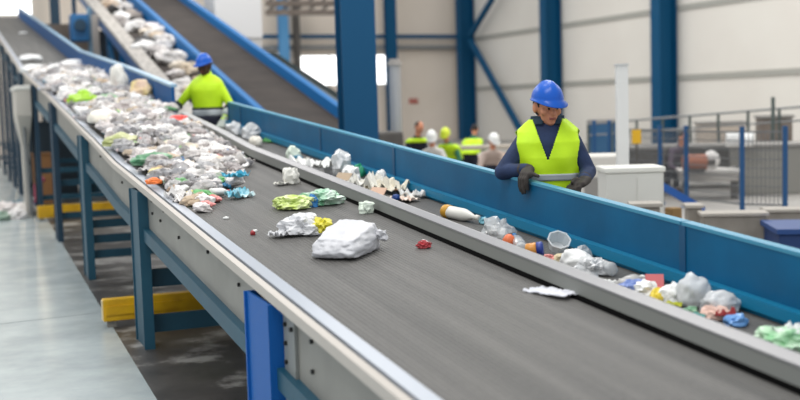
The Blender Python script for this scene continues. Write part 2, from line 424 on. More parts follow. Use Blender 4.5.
# yellow floor guards under the conveyor
def guard(label, x0, x1, y, h):
    t = thing('floor_guard', label, 'guard rail', (x0, y, 0), 0, None)
    MB().box((x0, y, .05), (x1, y + .09, .05 + h), .008).build('rail', YEL, t)
    MB().box((x0 + .02, y - .012, .05 + h * .3), (x1, y, .05 + h * .68)).build('rail_face', YEL, t)
    for x in (x0 + .03, (x0 + x1) / 2, x1 - .1): MB().box((x, y + .02, 0), (x + .07, y + .07, .05)).build('foot', mat('grey guard foot', '#7d7a74', .7), t)
    MB().box((x0 - .006, y + .01, .06), (x0, y + .08, .05 + h - .01)).build('end_cap', mat('worn white cap', '#d8c9a0', .6), t)
guard('yellow steel floor guard beside the nearer teal leg', .985, 2.9, 8.9, .18)
guard('yellow steel floor guard far down the aisle', 1.10, 2.6, 18.5, .2)

# beige drop chute with a white top at the conveyor's side
t = thing('side_chute', 'beige metal chute with a white top at the side of the belt', 'chute', (1.0, 19.7, 0))
b = MB(); x0, x1, y0, y1 = .90, 1.13, 18.95, 20.4
a = [(x0, y0, 1.75), (x1, y0, 1.75), (x1, y1, 1.75), (x0, y1, 1.75)]
b.box((x0, y0, 1.72), (x1, y1, 2.14))
for (f0, f1, z0, z1) in ((1.0, .42, 1.72, 1.2), (.42, .36, 1.2, .0)):
    cx, cy = x1 - .1, (y0 + y1) / 2
    def rect(f, z): return [b.bm.verts.new((cx + (x - cx) * (f if f < 1 else 1), cy + (yy - cy) * f, z)) for x, yy in ((x0, y0), (x1, y0), (x1, y1), (x0, y1))]
    r0, r1 = rect(f0, z0), rect(f1, z1)
    for q in range(4): b.bm.faces.new((r0[q], r0[(q + 1) % 4], r1[(q + 1) % 4], r1[q]))
b.build('chute_body', BEIGEP, t)
MB().box((x0 - .02, y0 - .02, 2.14), (x1 + .0, y1 + .02, 2.21), .01).build('chute_lid', WHITEP, t)
MB().tube((1.0, 19.1, 1.72), (1.05, 19.3, .05), .025).build('drain_pipe', GREYT, t)
tag(MB().tube((1.22, 20.4, 0), (1.22, 20.4, .5), .045).tube((1.22, 20.4, .5), (1.36, 20.45, .58), .045).build('standpipe', mat('pinkish red pipe', '#b8506a', .5)),
    'short pinkish red pipe standing on the floor by the chute', 'pipe')

for x0_, x1_, y_, h_, col, nm, lab in ((1.35, 2.3, 24.2, 1.55, '#26343d', 'dark_backdrop', 'dark backdrop box added under the steep belt'),  # first box is a dark backdrop added to darken the gaps behind the legs
                               (1.3, 1.75, 22.2, .95, '#8a6038', 'wooden_box', 'brown wooden box under the steep belt behind the chute')):
    t = thing(nm, lab, 'cabinet' if nm == 'dark_backdrop' else 'box', (x0_, y_, 0))
    MB().box((x0_, y_, 0), (x1_, y_ + .5, h_), .01).build('body', mat(nm + ' paint', col, .7), t)
    MB().box((x0_ - .02, y_ - .02, h_), (x1_ + .02, y_ + .52, h_ + .03)).build('top_board', mat(nm + ' board', col, .6), t)
    MB().box((x0_ + .04, y_ - .012, .08), (x1_ - .04, y_, h_ - .08)).build('front_board', mat(nm + ' board', col, .6), t)
# steps / platform of the far worker
t = thing('work_platform', 'steel platform under the far worker in the yellow jacket', 'platform', (3.1, 14, 0))
MB().box((2.55, 13.1, .55), (3.9, 15.2, .6)).build('deck', MGREY, t)
for x in (2.9, 3.8):
    for y in (13.2, 15.0): MB().box((x, y, 0), (x + .08, y + .08, .55)).build('leg', TEAL, t)

# ------------------------------------------------------------------ sloping conveyors behind
def bz(y): return 1.33 + .245 * (y - 17.2)
yb = [16.6, 22, 30, 42]
t = thing('incline_conveyor', 'empty sloping conveyor with a grey belt and bright blue sides behind the far worker', 'conveyor', (5.3, 20, 0))
MB().sweep([(4.77, -.05), (6.1, -.05), (6.1, 0), (4.77, 0)], yb, bz).build('belt', BELTD, t)
MB().sweep([(6.08, -.2), (6.21, -.2), (6.21, .2), (6.08, .2)], yb, bz).build('side_rail', CBLUE, t)
MB().sweep([(4.66, -.3), (4.78, -.3), (4.78, .2), (4.66, .2)], yb, bz).build('side_rail', CBLUE, t)
MB().tube((4.72, 16.6, bz(16.6) - .1), (6.1, 16.6, bz(16.6) - .1), .12).build('roller', MDARK, t)
for y in (20.5, 27, 34):
    for x in (4.66, 6.08):
        MB().box((x, y, 0), (x + .12, y + .14, bz(y) - .1)).build('leg', CBLUE, t)
t = thing('loaded_conveyor', 'sloping conveyor with a white perforated side, loaded with pale rubbish', 'conveyor', (4.1, 24, 0))
yc = [17.5, 22, 30, 42]
MB().sweep([(3.78, -.17), (4.63, -.17), (4.63, -.12), (3.78, -.12)], yc, bz).build('belt', BELTD, t)
MB().sweep([(3.52, -.12), (3.62, -.14), (3.80, .02), (3.76, .07), (3.52, -.04)], yc, bz).build('side_plate', mat('pale perforated plate', '#c2bcb5', .6, var='#8f8982', vscale=11), t)
MB().sweep([(3.54, -.36), (3.66, -.36), (3.66, -.14), (3.54, -.14)], yc, bz).build('lower_beam', mat('shade blue', '#2c5a8c', .5), t)
for y in (22, 25, 28, 31.5, 36):
    MB().box((3.54, y, 0), (3.66, y + .14, bz(y) - .3)).build('leg', COLB, t)
for y in (22, 25, 28):
    MB().bar((3.6, y + .1, .8), (3.6, y + 3, bz(y + 3) - .6), .1).build('diagonal_strut', COLB, t)
def dz_(y): return bz(y) - .0
t = thing('dark_conveyor', 'short dark enclosed conveyor sloping down in front of the bright windows', 'conveyor', (8, 26, 0))
yd = [22.4, 26, 29.0]
def ddz(y): return 1.82 + .234 * (y - 24.3)
MB().sweep([(7.7, -.3), (8.1, -.3), (8.1, .32), (7.7, .32)], yd, ddz).build('housing', mat('dark green grey', '#2c3334', .95, spec=.05), t)
MB().sweep([(7.66, .32), (7.78, .32), (7.78, .37), (7.66, .37)], yd, ddz).build('edge_rail', mat('grey edge', '#565d5d', .6), t)
for y in (23, 28): MB().box((7.8, y, 0), (7.92, y + .12, ddz(y) - .28)).build('leg', MDARK, t)
# hopper unit hanging behind
t = thing('hopper_unit', 'big pale grey box hopper high behind the sloping conveyors', 'hopper', (7.6, 31, 3.7))
z0 = ony(243, 38, 31).z
MB().box((6.95, 31, z0), (8.32, 32.4, z0 + 2.4), .02).build('housing', mat('pale grey housing', '#d9d8d8', .6), t)
MB().box((7.52, 31.05, z0 - 1.0), (8.3, 32.2, z0)).build('discharge_box', mat('mid grey housing', '#c2c0be', .6), t)
MB().box((7.0, 31.1, z0 - .14), (7.5, 32.2, z0)).build('gate_plate', MDARK, t)
for x in (7.0, 8.2): MB().box((x, 32.25, 0), (x + .1, 32.35, z0)).build('leg', MGREY, t)
# motor housing and panel at the left of the loaded conveyor
t = thing('drive_housing', 'blue drive housing with a square face above the brown screen', 'machine', (2.6, 29, 0))
c = atd(80, 26, 29.5)
MB().box((c.x - .26, c.y - .3, c.z - .42), (c.x + .2, c.y + .3, c.z + .3), .03).build('housing', mat('drive blue', '#1a5f92', .45), t)
MB().tube((c.x - .03, c.y - .42, c.z), (c.x - .03, c.y - .3, c.z), .16).build('fan_cover', DTEAL, t)
MB().box((c.x + .2, c.y - .1, 0), (c.x + .32, c.y + .1, c.z + .5)).build('post', mat('grey blue post', '#6f8fa5', .5), t)
c = atd(96, 34, 28)
tag(MB().box((c.x - .08, c.y, 0), (c.x + .08, c.y + .16, c.z + .5)).build('grey_post', mat('warm grey post', '#958f8a', .6)), 'warm grey post beside the blue drive housing', 'post')
p0, p1 = atd(44, 24, 33), atd(92, 50, 33)
tag(MB().box((p0.x, p0.y, 0), (p1.x + .3, p0.y + .12, p0.z)).build('screen_panel', BROWN), 'brown grey screen panel behind the upper blue side wall', 'panel')
MB_p = atd(118, 45, 33)
tag(MB().box((MB_p.x - .6, MB_p.y + 1, 0), (MB_p.x + .9, MB_p.y + 1.2, MB_p.z + .5)).build('dark_screen', mat('very dark steel', '#2c3640', .7)), 'dark steel screen under the loaded sloping conveyor', 'panel')

# ------------------------------------------------------------------ right-hand background
# control cabinet and white pole
t = thing('control_cabinet', 'pale grey cabinet with a flat lid behind the blue wall', 'cabinet', (0, 0, 0))
c = atd(630, 172, 10.4); t.location = (c.x, c.y, 0); t.rotation_euler = (0, 0, R(-22))
zt = atd(630, 166, 10.4).z
MB().box((-.27, -.22, .05), (.27, .22, zt - .05), .012).build('body', WHITEP, t, local=True)
MB().box((-.285, -.235, zt - .05), (.285, .235, zt), .01).build('lid', mat('cabinet lid', '#deddd6', .5), t, local=True)
MB().box((.02, -.232, .12), (.25, -.22, zt - .1)).build('door', WHITEP, t, local=True)
MB().box((-.25, -.2, 0), (.25, .2, .05)).build('plinth', MDARK, t, local=True)
c = atd(622.5, 160, 11.1)
t = thing('white_pole', 'tall white square pole standing behind the grey cabinet', 'pole', (c.x, c.y, 0), R(-25))
zt = atd(622, 66, 11.1).z
MB().box((-.058, -.058, 0), (.058, .058, zt)).build('shaft', mat('white pole paint', '#dcdcda', .45), t, local=True)
MB().box((-.066, -.066, zt), (.066, .066, zt + .02)).build('cap', mat('pole cap', '#c4c4c4', .45), t, local=True)
# pale machine at left of the cabinet
c = atd(598, 165, 13)
t = thing('pale_machine', 'pale machine box beside the worker, left of the grey cabinet', 'machine', (c.x, c.y, 0), R(-25))
MB().box((-.35, -.3, .1), (.3, .4, 1.05), .02).build('body', mat('pale machine', '#c9c5be', .6), t, local=True)
MB().box((-.3, -.25, 0), (.25, .35, .1)).build('plinth', MDARK, t, local=True)
MB().box((-.2, -.31, .5), (.2, -.3, .8)).build('panel', MGREY, t, local=True)
# blue mesh fence
def fence_line(pts, lab):
    fz = 1.18
    for i, (px, D) in enumerate(pts):
        c = atd(px, 140, D)
        t = thing('fence_post', lab[i], 'post', (c.x, c.y, 0), R(-30))
        MB().box((-.032, -.032, 0), (.032, .032, fz + .08)).build('shaft', mat('fence blue', '#0d4877', .45), t, local=True)
        MB().box((-.08, -.06, 0), (.08, .06, .012)).build('foot_plate', mat('fence blue', '#0d4877', .45), t, local=True)
    labs = ['fence panel of thin wire mesh, ' + s for s in ('just right of the white pole', 'between the dim blue posts', 'in front of the rusty clutter', 'in front of the grey housing')]
    for i in range(len(pts) - 1):
        a, c = atd(pts[i][0], 140, pts[i][1]), atd(pts[i + 1][0], 140, pts[i + 1][1])
        a.z = c.z = 0
        b = MB(); n = max(3, int((c - a).length / .06))
        for q in range(n + 1):
            p = a.lerp(c, (q + .5) / (n + 1)); b.bar(p + Vector((0, 0, .15)), p + Vector((0, 0, fz)), .008)
        for q in range(9):
            z = .15 + (fz - .15) * q / 8; b.bar(a + Vector((0, 0, z)), c + Vector((0, 0, z)), (.012 if q not in (0, 8) else .025))
        tag(b.build('mesh_panel', mat('grey wire', '#66686a', .5)), labs[i], 'fence panel')
fence_line([(617, 19), (660, 17.5), (686, 16.8), (742, 15.5), (785, 15.2)],
           ['blue fence post right behind the white pole', 'blue fence post directly under the wall column', 'blue fence post between the yellow sign and the tallest fence posts',
            'blue fence post left of the grey housing front', 'blue fence post under the brown crate'])
fence_post_labels = ('blue fence post further left of the white pole', 'blue fence post close to the left of the white pole')
for px, lab in zip((594, 609), fence_post_labels):
    c = atd(px, 120, 20); t = thing('fence_post', lab, 'post', (c.x, c.y, 0), R(-30))
    MB().box((-.032, -.032, 0), (.032, .032, c.z)).build('shaft', MATS['fence blue'], t, local=True)
    MB().box((-.08, -.06, 0), (.08, .06, .012)).build('foot_plate', MATS['fence blue'], t, local=True)
# guard rail further back
a, c = atd(588, 124, 24), atd(812, 106, 20)
t = thing('guard_railing', 'thin grey railing running along above the mesh fence', 'railing', (a.x, a.y, 0))
b = MB().tube(a, c, .022); b.build('top_rail', GREYT, t)
a2, c2 = a - Vector((0, 0, .25)), c - Vector((0, 0, .25)); MB().tube(a2, c2, .018).build('middle_rail', GREYT, t)
for q in range(9):
    p = a.lerp(c, q / 8); MB().bar((p.x, p.y, 0), p, .04).build('post', mat('dark green post', '#4b5654', .6), t)
c = atd(773, 118, 20)
tag(MB().tube((c.x, c.y, 0), (c.x, c.y, atd(773, 97, 20).z), .035).build('thin_mast', mat('dark green post', '#4b5654', .6)), 'thin dark mast rising above the railing', 'mast')
# grey housing and clutter behind the fence
def machine(name, label, cat, px0, px1, pyt, D, dp, m, zb=0, rz=-32, extra=None):
    c = atd((px0 + px1) / 2, pyt, D); w = (px1 - px0) / F * D
    t = thing(name, label, cat, (c.x, c.y, 0), R(rz))
    h = c.z
    MB().box((-w / 2, 0, zb), (w / 2, dp, h), .02).build('body', m, t, local=True)
    MB().box((-w / 2 - .03, -.03, h), (w / 2 + .03, dp + .03, h + .05)).build('top_plate', extra or MGREY, t, local=True)
    if zb > 0:
        for sx in (-1, 1): MB().box((sx * w * .42 - .05, .05, 0), (sx * w * .42 + .05, .15, zb)).build('leg', MDARK, t, local=True)
    return t
machine('grey_housing', 'long plain grey housing behind the last two blue fence posts', 'machine', 738, 815, 147, 18.5, 1.0, mat('housing grey', '#87857f', .6))
machine('grey_housing', 'low grey machine bed behind the middle fence posts', 'machine', 650, 742, 148, 20, 1.0, MDARK, zb=.2)
machine('roller_table', 'white topped table with rusty parts behind the middle fence posts', 'table', 682, 738, 173, 17.9, .7, mat('pale table', '#b8b2ab', .6), zb=.3, extra=mat('white top', '#d4d0cb', .5))
c = atd(776, 118, 21); t = machine('brown_crate', 'brown ribbed crate on top of the grey housing line', 'crate', 762, 792, 118, 21.5, .8, BROWN)
machine('pale_hopper', 'low beige hopper under the railing by the dim blue posts', 'machine', 700, 745, 124, 24, 1.0, mat('beige hopper', '#b3a79a', .6))
machine('dark_machine', 'dark machine block behind the white pole', 'machine', 628, 664, 150, 18.8, .9, MDARK)
machine('blue_machine', 'dim blue machine frame left of the white pole', 'machine', 588, 616, 122, 24, .8, mat('dim blue', '#2c5a80', .6), zb=.5)
c = atd(752, 139, 18.0)
tag(MB().tube((c.x - .16, c.y + .45, c.z - .02), (c.x + .2, c.y + .2, c.z - .02), .12).build('film_roll', mat('white roll', '#e2e2e0', .5)), 'white roll lying on top of the grey housing', 'roll')
c = atd(698, 163, 17.6)
t = thing('orange_motor', 'rusty orange motor on the white topped table', 'motor', c, R(-30))
MB().tube((-.22, .2, 0), (.16, .2, 0), .13).build('motor_body', mat('rusty orange', '#a2644b', .7), t, local=True)
MB().tube((.16, .2, 0), (.3, .2, 0), .05).build('shaft', MDARK, t, local=True)
MB().box((-.18, .1, -.17), (.12, .3, -.1)).build('base', MDARK, t, local=True)
c = atd(723, 156, 17.9)
tag(MB().ball((c.x, c.y + .3, c.z - .07), (.14, .14, .16)).build('white_sack', mat('white sack', '#d8d5d2', .7)), 'small white sack on the white topped table', 'sack')
c = atd(636.5, 137, 17.9)
t = thing('warning_sign', 'plain yellow sign plate right of the white pole', 'sign', (c.x, c.y, 0), R(-28))
MB().box((-.075, -.012, c.z - .11), (.075, 0, c.z + .12), .003).build('plate', mat('sign yellow', '#e3b01c', .5), t, local=True)
MB().box((-.015, 0, 0), (.015, .02, c.z + .1)).build('stake', MDARK, t, local=True)
# blue ramp and concrete blocks in front of the fence
c = atd(675, 200, 13.2)
t = thing('blue_ramp', 'blue sheet ramp on the floor right of the grey cabinet', 'ramp', (c.x, c.y, 0), R(-25))
MB().prism([(-.2, 0, .72), (-.2, 0, .62), (.36, 0, .28), (.36, 0, .38)], (0, .5, 0)).build('slope', mat('ramp blue', '#1c55a0', .5), t, local=True)
MB().box((-.18, .05, 0), (-.12, .45, .63)).build('leg', DTEAL, t, local=True)
MB().box((.28, .05, 0), (.34, .45, .31)).build('leg', DTEAL, t, local=True)
def block(label, px0, px1, py, D, h, dp=.3, rz=-30):
    c = atd((px0 + px1) / 2, py, D); w = (px1 - px0) / F * D
    t = thing('concrete_barrier', label, 'barrier', (c.x, c.y, 0), R(rz))
    MB().box((-w / 2, 0, 0), (w / 2, dp, c.z), .02).build('block', mat('pale concrete', '#8e8880', .8, var='#827c74', vscale=5), t, local=True)
    MB().box((-w / 2 - .02, -.02, c.z), (w / 2 + .02, dp + .02, c.z + .03)).build('coping', mat('light coping', '#a39d95', .7), t, local=True)
block('long pale concrete barrier in front of the grey housing', 704, 766, 216, 11.5, 0)
block('stubby pale concrete barrier right of the blue ramp', 688, 702, 208, 11.9, 0)
block('low pale slab right behind the blue wall below the cabinet', 632, 660, 207, 9.6, 0, .25)
block('pale concrete barrier at the picture edge behind the blue machine', 768, 815, 212, 12, 0)
c = atd(677, 212, 10.6); tag(MB().box((c.x - .06, c.y, 0), (c.x + .06, c.y + .12, c.z + .04), .01).build('wooden_stub', mat('brown wood', '#8d7048', .8)), 'short brown wooden stub by the stubby barrier', 'post')
machine('blue_trough', 'deep blue trough machine low in front of the end barrier', 'machine', 780, 815, 234, 10.6, .8, mat('trough blue', '#0d3164', .6), rz=-30, extra=mat('trough rim', '#123d78', .5))

# distant workers' area: bench, heap, wall sign
c = atd(455, 165, 21.5)
t = thing('sorting_bench', 'long sorting bench in front of the distant workers', 'bench', (c.x, c.y, 0), R(-24))
MB().box((-2.0, -.4, .80), (1.6, .4, .86)).build('bench_top', mat('bench top', '#a79d90', .7), t, local=True)
for x in (-1.9, 1.5):
    for y in (-.35, .3): MB().box((x, y, 0), (x + .07, y + .07, .8)).build('leg', MDARK, t, local=True)
c = ony(414, 101, YB - .08)
tag(MB().box((c.x - .22, YB - .05, c.z - .12), (c.x + .22, YB - .0, c.z + .12)).build('red_sign', mat('dull red', '#b4685c', .6)), 'small dull red sign on the back wall', 'sign')
c = atd(395, 82, 20)
t = thing('grey_extractor', 'grey metal extractor duct right of the big blue column', 'machine', (c.x, c.y, 0))
MB().tube((0, 0, 1.0), (0, 0, c.z + .3), .11).build('duct', mat('grey duct', '#a7a9ab', .4, metal=.4), t, local=True)
MB().tube((0, 0, c.z + .3), (0, 0, c.z + .42), .14, .09).build('duct_cap', MGREY, t, local=True)
MB().tube((0, 0, 0), (0, 0, 1.0), .07).build('stand', MDARK, t, local=True)
c = atd(385, 138, 18.5)
tag(MB().box((c.x - .5, c.y, 0), (c.x + .35, c.y + .6, c.z + .1), .04).build('dark_bin', MDARK), 'dark bin behind the blue wall beside the big column', 'bin')

# ------------------------------------------------------------------ people
def remesh(bm, name, voxel, smooth=4):
    me = bpy.data.meshes.new(name); bm.to_mesh(me); bm.free()
    o = bpy.data.objects.new(name, me); COL.objects.link(o)
    r = o.modifiers.new('r', 'REMESH'); r.mode = 'VOXEL'; r.voxel_size = voxel
    s = o.modifiers.new('s', 'SMOOTH'); s.factor = .5; s.iterations = smooth
    dg = bpy.context.evaluated_depsgraph_get(); dg.update()
    out = bpy.data.meshes.new_from_object(o.evaluated_get(dg)); out.name = name
    bpy.data.objects.remove(o); bpy.data.meshes.remove(me)
    for p in out.polygons: p.use_smooth = True
    return out
def cap(bm, p0, r0, p1, r1, n=None):
    p0, p1 = Vector(p0), Vector(p1)
    n = n or max(3, int((p1 - p0).length / (min(r0, r1) * .45)) + 1)
    for i in range(n + 1):
        f = i / n; rr = r0 + (r1 - r0) * f
        bmesh.ops.create_icosphere(bm, subdivisions=2, radius=rr, matrix=Matrix.Translation(p0.lerp(p1, f)))
def ell(bm, c, r, M=None):
    bmesh.ops.create_icosphere(bm, subdivisions=3, radius=1, matrix=(M or Matrix.Identity(4)) @ Matrix.Translation(c) @ Matrix.Diagonal((r[0], r[1], r[2], 1)))
def ring_at(rings, z):
    zs = [q[0] for q in rings]
    return [float(np.interp(z, zs, [q[k] for q in rings])) for k in (1, 2, 3)]
def torso(bm, rings, grow, z0, z1, step=.025):
    n = int((z1 - z0) / step) + 1
    seg = 28; rr = []
    for i in range(n + 1):
        z = z0 + (z1 - z0) * i / n; cy, rx, ry = ring_at(rings, z)
        rr.append([bm.verts.new(((rx + grow) * math.copysign(abs(math.cos(a)) ** .85, math.cos(a)), cy + (ry + grow) * math.copysign(abs(math.sin(a)) ** .9, math.sin(a)), z))
                   for a in [2 * math.pi * k / seg for k in range(seg)]])
    for a, b in zip(rr, rr[1:]):
        for k in range(seg): bm.faces.new((a[k], a[(k + 1) % seg], b[(k + 1) % seg], b[k]))
    bm.faces.new(list(reversed(rr[0]))); bm.faces.new(rr[-1])
def shell(rings, grow, z0, z1, keep, m, name, parent, thick=.004, nz=110, seg=300, label=None):
    """open garment shell around the torso; keep(x, y, z) says where cloth is"""
    bm = bmesh.new(); rr = []
    for i in range(nz + 1):
        z = z0 + (z1 - z0) * i / nz; cy, rx, ry = ring_at(rings, z)
        row = []
        for k in range(seg):
            a = 2 * math.pi * k / seg
            w = .004 * math.sin(a * 7 + z * 21) + .003 * math.sin(a * 3 - z * 33)
            row.append(bm.verts.new(((rx + grow + w) * math.copysign(abs(math.cos(a)) ** .85, math.cos(a)), cy + (ry + grow + w) * math.copysign(abs(math.sin(a)) ** .9, math.sin(a)), z)))
        rr.append(row)
    for a, b in zip(rr, rr[1:]):
        for k in range(seg):
            q = (a[k], a[(k + 1) % seg], b[(k + 1) % seg], b[k])
            c = sum((v.co for v in q), Vector()) / 4
            cy = ring_at(rings, c.z)[0]
            if keep(c.x, c.y - cy, c.z): bm.faces.new(q)
    bmesh.ops.delete(bm, geom=[v for v in bm.verts if not v.link_faces], context='VERTS')
    bmesh.ops.recalc_face_normals(bm, faces=bm.faces)
    me = bpy.data.meshes.new(name); bm.to_mesh(me); bm.free(); me.materials.append(m)
    for p in me.polygons: p.use_smooth = True
    o = bpy.data.objects.new(name, me); COL.objects.link(o); o.parent = parent
    s = o.modifiers.new('s', 'SOLIDIFY'); s.thickness = thick; s.offset = 1
    if label: o['label'] = label
    return o
def hat(parent, M, m, sx=.088, sy=.112, sz=.106, lift=.036):
    bm = bmesh.new(); seg = 36; rows = []
    for i in range(0, 11):
        ph = math.pi / 2 * i / 10
        row = []
        for k in range(seg):
            a = 2 * math.pi * k / seg
            x, y, z = sx * math.cos(a) * math.sin(ph), sy * math.sin(a) * math.sin(ph), sz * math.cos(ph)
            if abs(x) < .022 and i > 0: z += .007 * math.sin(math.pi / 2 - ph * .8); y *= 1.02
            row.append(bm.verts.new((x, y, z + lift)))
        rows.append(row)
    row = []
    for k in range(seg):                    # flared rim, long visor at the front
        a = 2 * math.pi * k / seg; fr = max(0, -math.sin(a)) ** 2.2
        e = .012 + .055 * fr
        row.append(bm.verts.new((math.cos(a) * (sx + e * .7), math.sin(a) * (sy + e), lift - .006 - .022 * fr)))
    rows.append(row)
    for a, b in zip(rows, rows[1:]):
        for k in range(seg):
            if a is rows[0]: pass
            bm.faces.new((a[k], a[(k + 1) % seg], b[(k + 1) % seg], b[k]))
    bmesh.ops.remove_doubles(bm, verts=bm.verts, dist=.0005)
    bmesh.ops.recalc_face_normals(bm, faces=bm.faces)
    bm.transform(M)
    me = bpy.data.meshes.new('hard_hat'); bm.to_mesh(me); bm.free(); me.materials.append(m)
    for p in me.polygons: p.use_smooth = True
    o = bpy.data.objects.new('hard_hat', me); COL.objects.link(o); o.parent = parent
    s = o.modifiers.new('s', 'SOLIDIFY'); s.thickness = .004; s.offset = 1
    return o
def head_into(bm, M):
    M = M @ Matrix.Scale(.93, 4)
    ell(bm, (0, .012, .015), (.076, .096, .105), M)
    ell(bm, (0, -.026, -.055), (.056, .066, .066), M)
    ell(bm, (0, -.062, -.095), (.03, .026, .024), M)           # chin
    ell(bm, (0, -.078, .014), (.055, .018, .016), M)           # brow
    for i in range(6):                                         # nose
        f = i / 5; ell(bm, (0, -.086 - .022 * f, .004 - .046 * f), (.010 + .006 * f, .012, .012), M)
    for s in (-1, 1):
        ell(bm, (s * .046, -.058, -.03), (.026, .026, .026), M)  # cheek
        ell(bm, (s * .080, .012, -.012), (.013, .024, .036), M)  # ear
        ell(bm, (s * .030, -.082, -.008), (.013, .010, .008), M) # eye
    ell(bm, (0, -.088, -.066), (.026, .011, .006), M); ell(bm, (0, -.086, -.076), (.023, .011, .007), M)
def hand(bm, wrist, base, across, dirs, scale=1.0, thumb=None):
    """palm from the wrist to the knuckle row; four fingers of different lengths, each a bent chain; thumb from the palm's side"""
    wrist, base, across = Vector(wrist), Vector(base), Vector(across).normalized()
    for i in range(5):
        f = (i / 4 - .5); k = base + across * (.075 * f * scale)
        cap(bm, wrist + across * (.045 * f * scale), .022 * scale, k, .017 * scale, 6)
    lens = (.88, 1.0, .96, .76)
    for i in range(4):
        p = base + across * ((i - 1.5) * .0225 * scale)
        for j, d in enumerate(dirs):
            q = p + Vector(d) * lens[i]
            cap(bm, p, (.0125 - .0012 * j) * scale, q, (.0115 - .0014 * j) * scale, 5); p = q
    if thumb:
        p = Vector(thumb[0])
        for j, q in enumerate(thumb[1:]): cap(bm, p, .0145 - .0015 * j, q, .0125 - .0015 * j, 5); p = Vector(q)

